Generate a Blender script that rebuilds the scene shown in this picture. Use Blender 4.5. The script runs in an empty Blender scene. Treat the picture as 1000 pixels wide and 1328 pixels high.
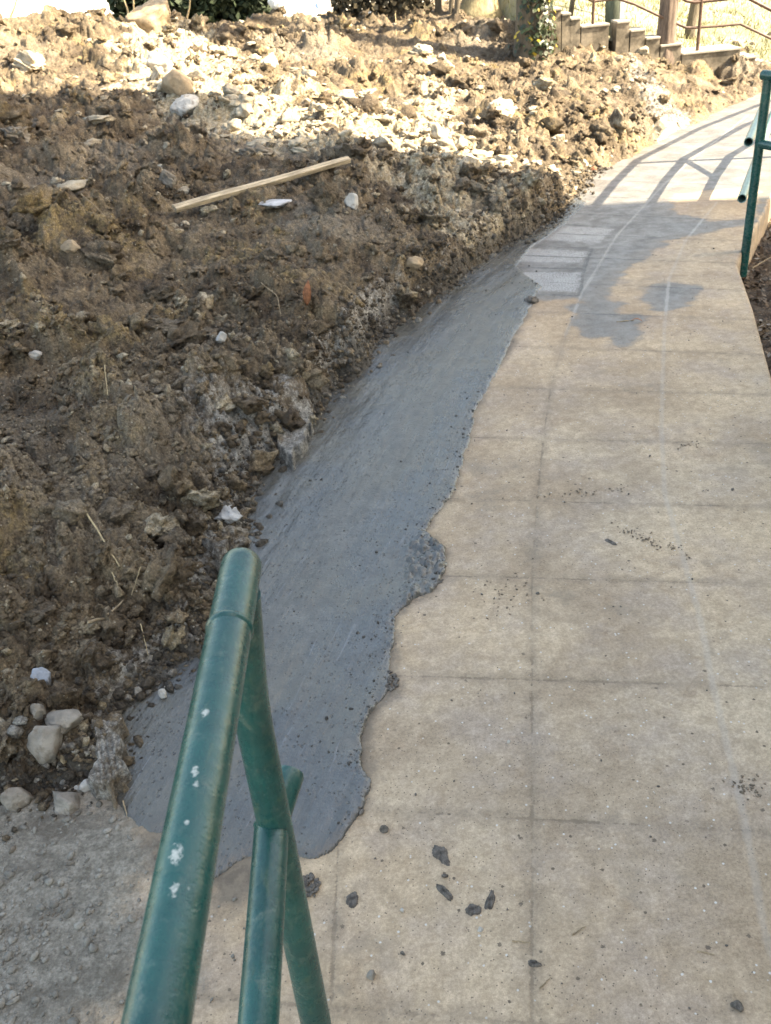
import bpy, math, random
import numpy as np
from mathutils import Vector, Matrix
random.seed(7)
RNG = np.random.default_rng(11)
scene = bpy.context.scene
COL = scene.collection
R = math.radians

# ------------------------------------------------------------------ camera
CAM_H = 1.5; FPX = 1180.0; TH = R(32.4); RO = R(5.6)
cam = bpy.data.cameras.new("camera"); camo = bpy.data.objects.new("camera", cam); COL.objects.link(camo)
cam.sensor_fit = 'VERTICAL'; cam.sensor_height = 24.0
cam.lens = 24.0 * FPX / 1328.0
cam.clip_start = 0.02; cam.clip_end = 900
camo.location = (0, 0, CAM_H)
fwd = Vector((0, math.cos(TH), -math.sin(TH))); dn = Vector((0, -math.sin(TH), -math.cos(TH))); rt = Vector((1, 0, 0))
# image right and image down directions, with the roll of the hand-held phone
ir = rt * math.cos(RO) + dn * math.sin(RO)
idn = -rt * math.sin(RO) + dn * math.cos(RO)
M = Matrix((ir, -idn, -fwd)).transposed()
camo.rotation_euler = M.to_euler()
cam.dof.use_dof = True; cam.dof.focus_distance = 1.7
cam.dof.aperture_fstop = (cam.lens / 1000.0) / 0.0022
scene.camera = camo

# ------------------------------------------------------------------ light
SUN_AZ = R(103); SUN_EL = R(42)
SD = Vector((math.sin(SUN_AZ) * math.cos(SUN_EL), math.cos(SUN_AZ) * math.cos(SUN_EL), math.sin(SUN_EL)))
world = bpy.data.worlds.new("World"); scene.world = world; world.use_nodes = True
wn = world.node_tree.nodes; wl = world.node_tree.links
sky = wn.new('ShaderNodeTexSky'); sky.sky_type = 'NISHITA'; sky.sun_disc = False
sky.sun_elevation = SUN_EL; sky.sun_rotation = SUN_AZ; sky.air_density = 1.0; sky.dust_density = 2.5; sky.ozone_density = 0.8
bg = wn['Background']; bg.inputs[1].default_value = 0.15
wl.new(sky.outputs[0], bg.inputs[0])
sl = bpy.data.lights.new("sun", 'SUN'); sl.energy = 5.0; sl.angle = R(0.53); sl.color = (1.0, 0.96, 0.91)
so = bpy.data.objects.new("sun", sl); COL.objects.link(so)
so.rotation_euler = (-SD).to_track_quat('-Z', 'Y').to_euler()
so.location = (20, 0, 20)
scene.view_settings.view_transform = 'Standard'; scene.view_settings.look = 'None'
scene.view_settings.exposure = 2.25; scene.view_settings.use_white_balance = True; scene.view_settings.white_balance_temperature = 8600; scene.view_settings.white_balance_tint = 6; scene.view_settings.gamma = 1.0

# ------------------------------------------------------------------ geometry helpers
def ray(px, py):
    u = (px - 500) / FPX; v = (py - 664) / FPX
    a = u * math.cos(RO) - v * math.sin(RO); b = u * math.sin(RO) + v * math.cos(RO)
    return np.array([a, math.cos(TH) - b * math.sin(TH), -math.sin(TH) - b * math.cos(TH)])
O3 = np.array([0, 0, CAM_H])
def G(px, py, z=0.0):
    r = ray(px, py); return O3 + r * ((z - CAM_H) / r[2])
def F(px, py, Y):
    r = ray(px, py); return O3 + r * (Y / r[1])
def G2(pts, z=0.0): return np.array([G(p[0], p[1], z)[:2] for p in pts])

def h2(ix, iy, seed):
    a = (ix.astype(np.int64) * 374761393 + iy.astype(np.int64) * 668265263 + seed * 974634777) & 0xffffffff
    a = ((a ^ (a >> 13)) * 1274126177) & 0xffffffff
    a = (a ^ (a >> 16)); a = (a * 2246822519) & 0xffffffff; a = a ^ (a >> 15)
    return (a & 0xffffff).astype(np.float64) / 16777216.0
def vn(x, y, seed=0):
    ix = np.floor(x); iy = np.floor(y); fx = x - ix; fy = y - iy
    fx = fx * fx * (3 - 2 * fx); fy = fy * fy * (3 - 2 * fy)
    a = h2(ix, iy, seed); b = h2(ix + 1, iy, seed); c = h2(ix, iy + 1, seed); d = h2(ix + 1, iy + 1, seed)
    return (a + (b - a) * fx) * (1 - fy) + (c + (d - c) * fx) * fy - 0.5
def fbm(x, y, scale, octv=4, seed=0, gain=0.5):
    s = 0; amp = 1.0; fr = 1.0 / scale
    for k in range(octv):
        s = s + amp * vn(x * fr + 17.3 * k, y * fr - 9.1 * k, seed + k); amp *= gain; fr *= 2.03
    return s
def lumps(x, y, scale, seed, dens=0.8, warp=0.25):
    """packed irregular clods: height in units of scale, and a random number of the clod on top"""
    wx = x + warp * scale * 2 * vn(x / scale * 1.7, y / scale * 1.7, seed + 50); wy = y + warp * scale * 2 * vn(x / scale * 1.7 + 40, y / scale * 1.7, seed + 51)
    X = wx / scale; Y = wy / scale; ix = np.floor(X); iy = np.floor(Y)
    best = np.zeros_like(X); cid = np.zeros_like(X)
    for dx in (-1, 0, 1):
        for dy in (-1, 0, 1):
            cx = ix + dx; cy = iy + dy
            r1 = h2(cx, cy, seed); r2 = h2(cx, cy, seed + 1); r3 = h2(cx, cy, seed + 2); r4 = h2(cx, cy, seed + 3); r5 = h2(cx, cy, seed + 4)
            ux = X - (cx + r1); uy = Y - (cy + r2)
            ang = r4 * 3.1416; ca = np.cos(ang); sa = np.sin(ang)
            vx = ux * ca + uy * sa; vy = (uy * ca - ux * sa) * (1.0 + 0.9 * r5)
            rad = 0.35 + 0.55 * r3
            q = 1 - (np.abs(vx) ** 2.6 + np.abs(vy) ** 2.6) / rad ** 2.6
            hh = np.where(r5 < dens, np.sqrt(np.maximum(q, 0)) * (0.35 + 0.65 * r4) * rad * (1 + 0.9 * vx), 0)
            m = hh > best
            best = np.where(m, hh, best); cid = np.where(m, r1, cid)
    return best, cid
def sst(x): x = np.clip(x, 0, 1); return x * x * (3 - 2 * x)
def sdf(px, py, poly):
    """signed distance to polygon, positive inside"""
    poly = np.asarray(poly, float); n = len(poly)
    d2 = np.full(px.shape, 1e9); ins = np.zeros(px.shape, bool)
    for i in range(n):
        a = poly[i]; b = poly[(i + 1) % n]; ex, ey = b - a
        wx = px - a[0]; wy = py - a[1]; L = ex * ex + ey * ey + 1e-12
        t = np.clip((wx * ex + wy * ey) / L, 0, 1)
        d2 = np.minimum(d2, (wx - ex * t) ** 2 + (wy - ey * t) ** 2)
        c = (a[1] > py) != (b[1] > py)
        if abs(ey) > 1e-12: ins ^= c & (px < ex * (py - a[1]) / ey + a[0])
    d = np.sqrt(d2); return np.where(ins, d, -d)
def pdist(px, py, line):
    line = np.asarray(line, float); d2 = np.full(px.shape, 1e9)
    for i in range(len(line) - 1):
        a = line[i]; e = line[i + 1] - a
        wx = px - a[0]; wy = py - a[1]; t = np.clip((wx * e[0] + wy * e[1]) / (e @ e + 1e-12), 0, 1)
        d2 = np.minimum(d2, (wx - e[0] * t) ** 2 + (wy - e[1] * t) ** 2)
    return np.sqrt(d2)

def link(o, parent=None):
    COL.objects.link(o)
    if parent is not None:
        o.parent = parent; o.matrix_parent_inverse = parent.matrix_basis.inverted()
    return o
def mesh_np(name, V, Fq, mat, parent=None, smooth=True, attrs=None):
    """V (n,3); Fq (m,3|4) index array or list of polygons"""
    me = bpy.data.meshes.new(name)
    V = np.asarray(V, np.float32)
    if isinstance(Fq, np.ndarray):
        k = Fq.shape[1]; m = len(Fq)
        me.vertices.add(len(V)); me.vertices.foreach_set('co', V.ravel())
        me.loops.add(m * k); me.loops.foreach_set('vertex_index', Fq.astype(np.int32).ravel())
        me.polygons.add(m); me.polygons.foreach_set('loop_start', np.arange(0, m * k, k, dtype=np.int32))
        me.update(calc_edges=True)
    else:
        me.from_pydata([tuple(v) for v in V], [], [tuple(q) for q in Fq]); me.update()
    me.validate()
    if smooth: me.polygons.foreach_set('use_smooth', np.ones(len(me.polygons), bool))
    if attrs:
        for k2, a in attrs.items():
            at = me.attributes.new(k2, 'FLOAT', 'POINT'); at.data.foreach_set('value', np.asarray(a, np.float32).ravel())
    me.materials.append(mat)
    return link(bpy.data.objects.new(name, me), parent)
def tag(o, label=None, cat=None, group=None, kind=None):
    if label: o['label'] = label
    if cat: o['category'] = cat
    if group: o['group'] = group
    if kind: o['kind'] = kind
    return o
def empty(name, loc, label, cat, group=None):
    o = bpy.data.objects.new(name, None); o.location = loc; o.empty_display_size = 0.1; COL.objects.link(o)
    return tag(o, label, cat, group)
def grid_faces(nr, nc, keep=None):
    i = np.arange(nr - 1)[:, None] * nc + np.arange(nc - 1)[None, :]
    f = np.stack([i, i + 1, i + nc + 1, i + nc], -1).reshape(-1, 4)
    if keep is not None: f = f[keep.ravel()[f].any(1)]
    return f
def compact(V, f, attrs):
    u, inv = np.unique(f, return_inverse=True)
    return V[u], inv.reshape(f.shape), {k: a.ravel()[u] for k, a in attrs.items()}
def tube_geo(path, rad, n=24, cap0=True, cap1=True, jitter=0.0, seed=0, dome=0.0):
    path = np.asarray(path, float); m = len(path)
    rad = np.full(m, rad) if np.isscalar(rad) else np.asarray(rad, float)
    V = []; Fc = []
    t0 = path[1] - path[0]; t0 /= np.linalg.norm(t0)
    up = np.array([0, 0, 1.0]) if abs(t0[2]) < .9 else np.array([1.0, 0, 0])
    nrm = np.cross(t0, up); nrm /= np.linalg.norm(nrm)
    rg = np.random.default_rng(seed)
    lobes = [(k, rg.uniform(0, 6.28), rg.uniform(-1, 1)) for k in (2, 3, 5, 7, 11)]
    for i in range(m):
        t = path[min(i + 1, m - 1)] - path[max(i - 1, 0)]; t /= np.linalg.norm(t)
        nrm = nrm - t * (nrm @ t); nrm /= np.linalg.norm(nrm); b = np.cross(t, nrm)
        for k in range(n):
            a = 2 * math.pi * k / n; r = rad[i]
            if jitter:
                r *= 1 + jitter * (sum(math.sin(q * a + p + 0.9 * i / q) * w for q, p, w in lobes) / 2.2 + rg.uniform(-.25, .25))
            V.append(path[i] + (nrm * math.cos(a) + b * math.sin(a)) * r)
    for i in range(m - 1):
        for k in range(n):
            a = i * n + k; b2 = i * n + (k + 1) % n
            Fc.append((a, b2, b2 + n, a + n))
    if cap0:
        c = len(V); V.append(path[0] - t0 * dome); Fc += [(c, (k + 1) % n, k) for k in range(n)]
    if cap1:
        t1 = path[-1] - path[-2]; t1 /= np.linalg.norm(t1); c = len(V); V.append(path[-1] + t1 * dome); s = (m - 1) * n
        Fc += [(c, s + k, s + (k + 1) % n) for k in range(n)]
    return V, Fc
class MB:
    def __init__(s): s.V = []; s.F = []
    def add(s, V, Fc):
        o = len(s.V); s.V += [tuple(v) for v in V]; s.F += [tuple(i + o for i in f) for f in Fc]; return s
    def tube(s, *a, **k): return s.add(*tube_geo(*a, **k))
    def box(s, c, d, rz=0, bev=0.0):
        x, y, z = d[0] / 2, d[1] / 2, d[2] / 2; V = []
        for sx in (-1, 1):
            for sy in (-1, 1):
                for sz in (-1, 1):
                    V.append((c[0] + sx * x * math.cos(rz) - sy * y * math.sin(rz), c[1] + sx * x * math.sin(rz) + sy * y * math.cos(rz), c[2] + sz * z))
        return s.add(V, [(0, 1, 3, 2), (4, 6, 7, 5), (0, 4, 5, 1), (2, 3, 7, 6), (0, 2, 6, 4), (1, 5, 7, 3)])
    def build(s, name, mat, parent=None, smooth=False, bevel=0, angle=40):
        o = mesh_np(name, np.array(s.V), s.F, mat, parent, smooth)
        if bevel:
            b = o.modifiers.new('b', 'BEVEL'); b.width = bevel; b.segments = 2; b.limit_method = 'ANGLE'
        if smooth and angle: 
            o.data.set_sharp_from_angle(angle=R(angle))
        return o

# ------------------------------------------------------------------ material helpers
class NT:
    def __init__(s, name):
        s.m = bpy.data.materials.new(name); s.m.use_nodes = True; s.t = s.m.node_tree; s.b = s.t.nodes['Principled BSDF']
        s.tc = s.t.nodes.new('ShaderNodeTexCoord'); s.obj = s.tc.outputs['Object']
    def set(s, sock, v):
        if isinstance(v, bpy.types.NodeSocket): s.t.links.new(v, sock)
        elif isinstance(v, (tuple, list)) and len(v) == 3 and sock.type == 'RGBA': sock.default_value = (*v, 1)
        else: sock.default_value = v
    def node(s, ty, ins=None, out=0, **props):
        n = s.t.nodes.new(ty)
        for k, v in props.items(): setattr(n, k, v)
        for k, v in (ins or {}).items(): s.set(n.inputs[k], v)
        return n.outputs[out]
    def noise(s, scale, detail=4, rough=0.55, vec=None, dist=0.0, out=0):
        return s.node('ShaderNodeTexNoise', {'Vector': vec or s.obj, 'Scale': scale, 'Detail': detail, 'Roughness': rough, 'Distortion': dist}, out)
    def vor(s, scale, vec=None, feature='F1', out=0, rnd=1.0):
        return s.node('ShaderNodeTexVoronoi', {'Vector': vec or s.obj, 'Scale': scale, 'Randomness': rnd}, out, feature=feature)
    def map(s, vec=None, scale=(1, 1, 1), rot=(0, 0, 0), loc=(0, 0, 0)):
        return s.node('ShaderNodeMapping', {'Vector': vec or s.obj, 'Scale': scale, 'Rotation': rot, 'Location': loc})
    def mr(s, v, a, b, c=0.0, d=1.0, smooth=True):
        return s.node('ShaderNodeMapRange', {'Value': v, 'From Min': a, 'From Max': b, 'To Min': c, 'To Max': d}, interpolation_type='SMOOTHSTEP' if smooth else 'LINEAR')
    def mix(s, f, a, b, mode='MIX'):
        n = s.t.nodes.new('ShaderNodeMix'); n.data_type = 'RGBA'; n.blend_type = mode; n.clamp_factor = True
        s.set(n.inputs[0], f); s.set(n.inputs[6], a); s.set(n.inputs[7], b); return n.outputs[2]
    def ma(s, op, a, b=0.0, c=None, clamp=False):
        n = s.t.nodes.new('ShaderNodeMath'); n.operation = op; n.use_clamp = clamp
        s.set(n.inputs[0], a); s.set(n.inputs[1], b)
        if c is not None: s.set(n.inputs[2], c)
        return n.outputs[0]
    def attr(s, name): return s.node('ShaderNodeAttribute', {}, 2, attribute_name=name)
    def bump(s, h, dist, strength=1.0, prev=None):
        ins = {'Height': h, 'Distance': dist, 'Strength': strength}
        if prev is not None: ins['Normal'] = prev
        return s.node('ShaderNodeBump', ins)
    def done(s, col=None, rough=None, normal=None, metal=None, spec=None, coat=None):
        b = s.b
        if col is not None: s.set(b.inputs['Base Color'], col)
        if rough is not None: s.set(b.inputs['Roughness'], rough)
        if normal is not None: s.set(b.inputs['Normal'], normal)
        if metal is not None: s.set(b.inputs['Metallic'], metal)
        if spec is not None: s.set(b.inputs['Specular IOR Level'], spec)
        if coat is not None: s.set(b.inputs['Coat Weight'], coat)
        return s.m

def soil_material(name, use_attr=True, tint=None):
    s = NT(name)
    n1 = s.noise(1.1, 5, 0.6); n2 = s.noise(5.0, 5, 0.65, dist=0.4); n3 = s.noise(38, 4, 0.7); n4 = s.noise(160, 3, 0.7)
    dark = (0.085, 0.066, 0.050); mid = (0.205, 0.168, 0.125); ochre = (0.30, 0.235, 0.13); grey = (0.26, 0.235, 0.205)
    c = s.mix(s.mr(n2, 0.36, 0.62), dark, mid)
    c = s.mix(s.ma('MULTIPLY', s.mr(s.noise(2.3, 5, 0.6, vec=s.map(loc=(5, 3, 1))), 0.52, 0.68), s.mr(n3, 0.38, 0.6)), c, ochre)
    c = s.mix(s.ma('MULTIPLY', s.mr(n1, 0.5, 0.66), 0.6), c, grey)
    if use_attr:
        cell = s.attr('cell')
        c = s.mix(0.75, c, s.mix(s.mr(cell, 0.0, 1.0, smooth=False), (0.62, 0.59, 0.57), (1.4, 1.36, 1.28)), 'MULTIPLY')
        pale = s.attr('pale')
        pm = s.mr(s.ma('ADD', s.ma('ADD', pale, s.ma('MULTIPLY', s.ma('SUBTRACT', n2, 0.5), 1.3)), s.ma('MULTIPLY', s.ma('SUBTRACT', cell, 0.5), 0.7)), 0.42, 0.72)
        c = s.mix(pm, c, s.mix(s.mr(n3, .35, .65), (0.30, 0.245, 0.165), (0.46, 0.42, 0.35)))
        g = s.attr('grey')
        gm = s.mr(s.ma('ADD', g, s.ma('MULTIPLY', s.ma('SUBTRACT', n3, 0.5), 1.0)), 0.35, 0.8)
        c = s.mix(gm, c, s.mix(s.mr(n3, .4, .6), (0.19, 0.19, 0.19), (0.36, 0.36, 0.36)))
    else:
        oi = s.node('ShaderNodeObjectInfo', {}, 5)
    if use_attr:
        mo = s.mr(s.ma('ADD', s.attr('moist'), s.ma('MULTIPLY', s.ma('SUBTRACT', n3, .5), .8)), .3, .7)
        c = s.mix(s.ma('MULTIPLY', mo, .8), c, (0.055, 0.050, 0.046))
    if tint: c = s.mix(1.0, c, tint, 'MULTIPLY')
    c = s.mix(s.mr(n4, 0.3, 0.7), s.mix(1.0, c, (0.72, 0.70, 0.68), 'MULTIPLY'), s.mix(1.0, c, (1.35, 1.33, 1.28), 'MULTIPLY'))
    # pale grit
    v = s.vor(70, out=0); v2 = s.vor(70, out=1)
    gr = s.ma('MULTIPLY', s.mr(v, 0.22, 0.12), s.mr(s.node('ShaderNodeSeparateColor', {0: v2}, 0), 0.86, 0.9))
    c = s.mix(gr, c, (0.45, 0.42, 0.37))
    wv = s.node('ShaderNodeVectorMath', {0: s.obj, 1: s.node('ShaderNodeVectorMath', {0: s.noise(50, 3, .6, out=1), 3: 0.02}, 0, operation='SCALE')}, 0, operation='ADD')
    va = s.vor(62, wv); vb = s.vor(150, wv)
    cr = s.node('ShaderNodeSeparateColor', {0: s.vor(62, wv, out=1)}, 0); cr2 = s.node('ShaderNodeSeparateColor', {0: s.vor(150, wv, out=1)}, 1)
    c = s.mix(1.0, c, s.mix(s.ma('MULTIPLY', s.ma('ADD', cr, cr2), .5), (0.62, 0.60, 0.58), (1.5, 1.46, 1.38)), 'MULTIPLY')
    b0 = s.bump(s.ma('MULTIPLY', va, s.mr(cr, .2, .8, .3, 1)), 0.011, 0.8); b0.node.invert = True
    b0 = s.bump(vb, 0.005, 0.8, prev=b0); b0.node.invert = True
    b1 = s.bump(s.noise(60, 6, 0.75), 0.016, 0.9, prev=b0)
    b2 = s.bump(s.noise(260, 3, 0.7), 0.003, 0.8, prev=b1)
    return s.done(c, s.mr(s.noise(9, 3), 0.3, 0.7, 0.62, 0.95), b2, spec=0.35)

def stone_material(name, base, var=0.25, rough=0.85, speck=0.5):
    s = NT(name)
    n1 = s.noise(14, 5, 0.65); n2 = s.noise(110, 4, 0.7)
    lo = tuple(x * (1 - var) for x in base); hi = tuple(min(1, x * (1 + var)) for x in base)
    c = s.mix(s.mr(n1, 0.35, 0.65), lo, hi)
    c = s.mix(s.ma('MULTIPLY', s.mr(n2, 0.5, 0.7), speck), c, tuple(x * 0.55 for x in base))
    c = s.mix(s.ma('MULTIPLY', s.mr(s.noise(25, 4, .6, vec=s.map(loc=(3, 7, 2))), 0.52, 0.66), 0.55), c, (0.14, 0.10, 0.065))
    b = s.bump(s.noise(45, 6, 0.7), 0.008, 0.8)
    return s.done(c, rough, s.bump(n2, 0.002, 0.7, prev=b), spec=0.35)

def path_material():
    s = NT('concrete_path')
    wet = s.attr('wet'); dust = s.attr('dust'); j = s.ma('MINIMUM', s.ma('MINIMUM', s.ma('ABSOLUTE', s.attr('joint_cross')), s.ma('ABSOLUTE', s.attr('joint_long'))), s.ma('SUBTRACT', s.attr('joint_tile'), 0.003)); jl = s.ma('MINIMUM', s.ma('ABSOLUTE', s.attr('pale_a')), s.ma('ABSOLUTE', s.attr('pale_b'))); damp = s.attr('damp'); tile = s.attr('tile')
    w1 = s.noise(4, 5, 0.65); w2 = s.noise(30, 5, 0.7); w3 = s.noise(140, 4, 0.75); w4 = s.noise(420, 2, 0.6)
    c = s.mix(s.mr(s.noise(1.6, 6, 0.62, dist=0.3), 0.38, 0.62), (0.305, 0.270, 0.222), (0.435, 0.395, 0.325))
    c = s.mix(s.mr(w1, 0.42, 0.7, 0, 0.75), c, (0.325, 0.305, 0.29))            # greyer worn fields
    c = s.mix(s.mr(s.noise(11, 6, 0.75, dist=0.6), 0.52, 0.72, 0, 0.55), c, (0.25, 0.205, 0.155))    # dirty traces
    c = s.mix(s.mr(w2, 0.35, 0.7), s.mix(1, c, (0.86, 0.85, 0.83), 'MULTIPLY'), s.mix(1, c, (1.12, 1.12, 1.12), 'MULTIPLY'))
    c = s.mix(s.mr(w3, 0.32, 0.68), s.mix(1, c, (0.83, 0.82, 0.81), 'MULTIPLY'), s.mix(1, c, (1.14, 1.14, 1.13), 'MULTIPLY'))
    c = s.mix(s.mr(w4, 0.3, 0.7), s.mix(1, c, (0.90, 0.90, 0.90), 'MULTIPLY'), s.mix(1, c, (1.08, 1.08, 1.08), 'MULTIPLY'))
    c = s.mix(1, c, s.mix(s.mr(s.noise(0.9, 4, .6, vec=s.map(loc=(4, 4, 1))), .4, .62), (1.22, 1.035, 0.88), (1.14, 1.005, 0.90)), 'MULTIPLY')
    c = s.mix(s.ma('MULTIPLY', s.mr(s.noise(5.5, 6, 0.72, vec=s.map(loc=(1, 8, 3)), dist=.3), 0.56, 0.70), 0.5), c, (0.235, 0.195, 0.15))
    # specks of grit and tiny pits
    for sc, th, colr, k, lo in ((120, 0.34, (0.55, 0.53, 0.5), 0, 0.955), (75, 0.30, (0.13, 0.10, 0.075), 1, 0.96), (230, 0.4, (0.15, 0.12, 0.09), 2, 0.955), (40, 0.22, (0.14, 0.11, 0.085), 0, 0.95)):
        vec = s.map(loc=(k * 3.1, k, sc)); rc = s.node('ShaderNodeSeparateColor', {0: s.vor(sc, vec, out=1)}, k)
        m = s.ma('MULTIPLY', s.mr(s.ma('ADD', s.vor(sc, vec), s.ma('MULTIPLY', s.ma('SUBTRACT', w4, .5), .3)), th, th * 0.6), s.mr(rc, lo, lo + 0.02))
        c = s.mix(m, c, colr)
    # joints of the stamped fields
    jn = s.ma('ADD', s.ma('ADD', j, s.ma('MULTIPLY', s.ma('SUBTRACT', w3, 0.5), 0.010)), s.ma('ADD', s.ma('MULTIPLY', s.ma('SUBTRACT', w2, 0.5), 0.014), s.mr(s.noise(5, 5, .7, vec=s.map(loc=(9, 2, 4))), 0.55, 0.38, -0.0015, 0.006)))
    jb = s.ma('ADD', j, s.ma('MULTIPLY', s.ma('SUBTRACT', w2, 0.5), 0.05))
    patchy = s.mr(s.noise(7, 4, 0.7, vec=s.map(loc=(9, 2, 4))), 0.40, 0.62)
    jm = s.ma('MULTIPLY', s.mr(jn, 0.0038, 0.0), s.ma('ADD', 0.15, s.ma('MULTIPLY', patchy, 0.45)))
    c = s.mix(s.ma('MULTIPLY', s.mr(jb, 0.03, 0.0), 0.30), c, (0.21, 0.17, 0.13))
    c = s.mix(jm, c, (0.15, 0.115, 0.085))
    pn = s.ma('ADD', jl, s.ma('MULTIPLY', s.ma('SUBTRACT', w2, 0.5), 0.02))
    pm = s.mr(pn, 0.0115, 0.003)
    # wetness
    we = s.ma('ADD', wet, s.ma('ADD', s.ma('MULTIPLY', s.ma('SUBTRACT', s.noise(9, 5, 0.65), 0.5), 0.16), s.ma('MULTIPLY', s.ma('SUBTRACT', s.noise(3.2, 3, 0.6, vec=s.map(scale=(1, 2.2, 1))), 0.5), 0.16)))
    wm = s.mr(we, -0.03, 0.02)
    wcol = s.mix(s.mr(s.noise(6, 5, 0.65, vec=s.map(loc=(2, 2, 2))), 0.35, 0.65), (0.085, 0.082, 0.079), (0.170, 0.168, 0.166))
    edge = s.mr(we, 0.13, 0.02)
    wcol = s.mix(s.ma('MULTIPLY', edge, 0.7), wcol, (0.155, 0.135, 0.115))
    wcol = s.mix(s.mr(w3, 0.4, 0.7, 0, .3), wcol, (0.28, 0.285, 0.30))
    wcol = s.mix(s.ma('MULTIPLY', s.mr(s.ma('ADD', tile, s.ma('MULTIPLY', s.ma('SUBTRACT', w2, .5), .08)), 0.0, 0.03), s.mr(w3, .42, .56)), wcol, (0.36, 0.365, 0.37))
    c = s.mix(s.ma('MULTIPLY', wm, 0.93), c, wcol)
    c = s.mix(s.ma('MULTIPLY', s.ma('MULTIPLY', wm, s.mr(jn, 0.011, 0.002)), 0.85), c, (0.085, 0.085, 0.085))
    c = s.mix(s.ma('MULTIPLY', pm, s.ma('ADD', 0.20, s.ma('MULTIPLY', wm, 0.2))), c, (0.46, 0.44, 0.41))
    dm = s.mr(s.ma('ADD', s.ma('ADD', damp, s.ma('MULTIPLY', s.ma('SUBTRACT', s.noise(12, 5, .7), .5), .10)), s.ma('MULTIPLY', s.ma('SUBTRACT', w2, 0.5), 0.06)), -0.015, 0.03)
    c = s.mix(s.ma('MULTIPLY', s.ma('MULTIPLY', dm, 0.85), s.ma('SUBTRACT', 1.0, wm)), c, s.mix(s.mr(w2, .4, .6), (0.105, 0.088, 0.072), (0.165, 0.135, 0.105)))
    # grey gravelly dust
    du = s.ma('ADD', dust, s.ma('MULTIPLY', s.ma('SUBTRACT', s.noise(7, 6, 0.7), 0.5), 0.5))
    dum = s.mr(du, -0.05, 0.12)
    dcol = s.mix(s.mr(w2, 0.35, 0.65), (0.19, 0.175, 0.15), (0.34, 0.315, 0.275))
    dcol = s.mix(s.mr(w3, 0.35, 0.65), s.mix(1, dcol, (0.75, 0.74, 0.72), 'MULTIPLY'), s.mix(1, dcol, (1.25, 1.25, 1.25), 'MULTIPLY'))
    dcol = s.mix(s.mr(s.noise(4.5, 6, .7, vec=s.map(loc=(6, 1, 1)), dist=.5), .5, .66, 0, .7), dcol, (0.125, 0.108, 0.09))
    c = s.mix(s.ma('MULTIPLY', dum, 0.92), c, dcol)
    rough = s.ma('SUBTRACT', 0.92, s.ma('MULTIPLY', wm, s.mr(s.noise(14, 5, .7), 0.35, 0.65, 0.36, 0.62)))
    h = s.ma('ADD', s.ma('MULTIPLY', w3, 0.6), s.ma('MULTIPLY', w4, 0.5))
    nb = s.bump(h, 0.0022, 0.55)
    nb = s.bump(s.mr(jn, 0.0, 0.005), 0.003, 0.35, prev=nb)
    nb = s.bump(s.ma('MULTIPLY', dum, s.noise(75, 6, 0.75)), 0.016, 0.9, prev=nb)
    return s.done(c, rough, nb, spec=0.4)

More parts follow.
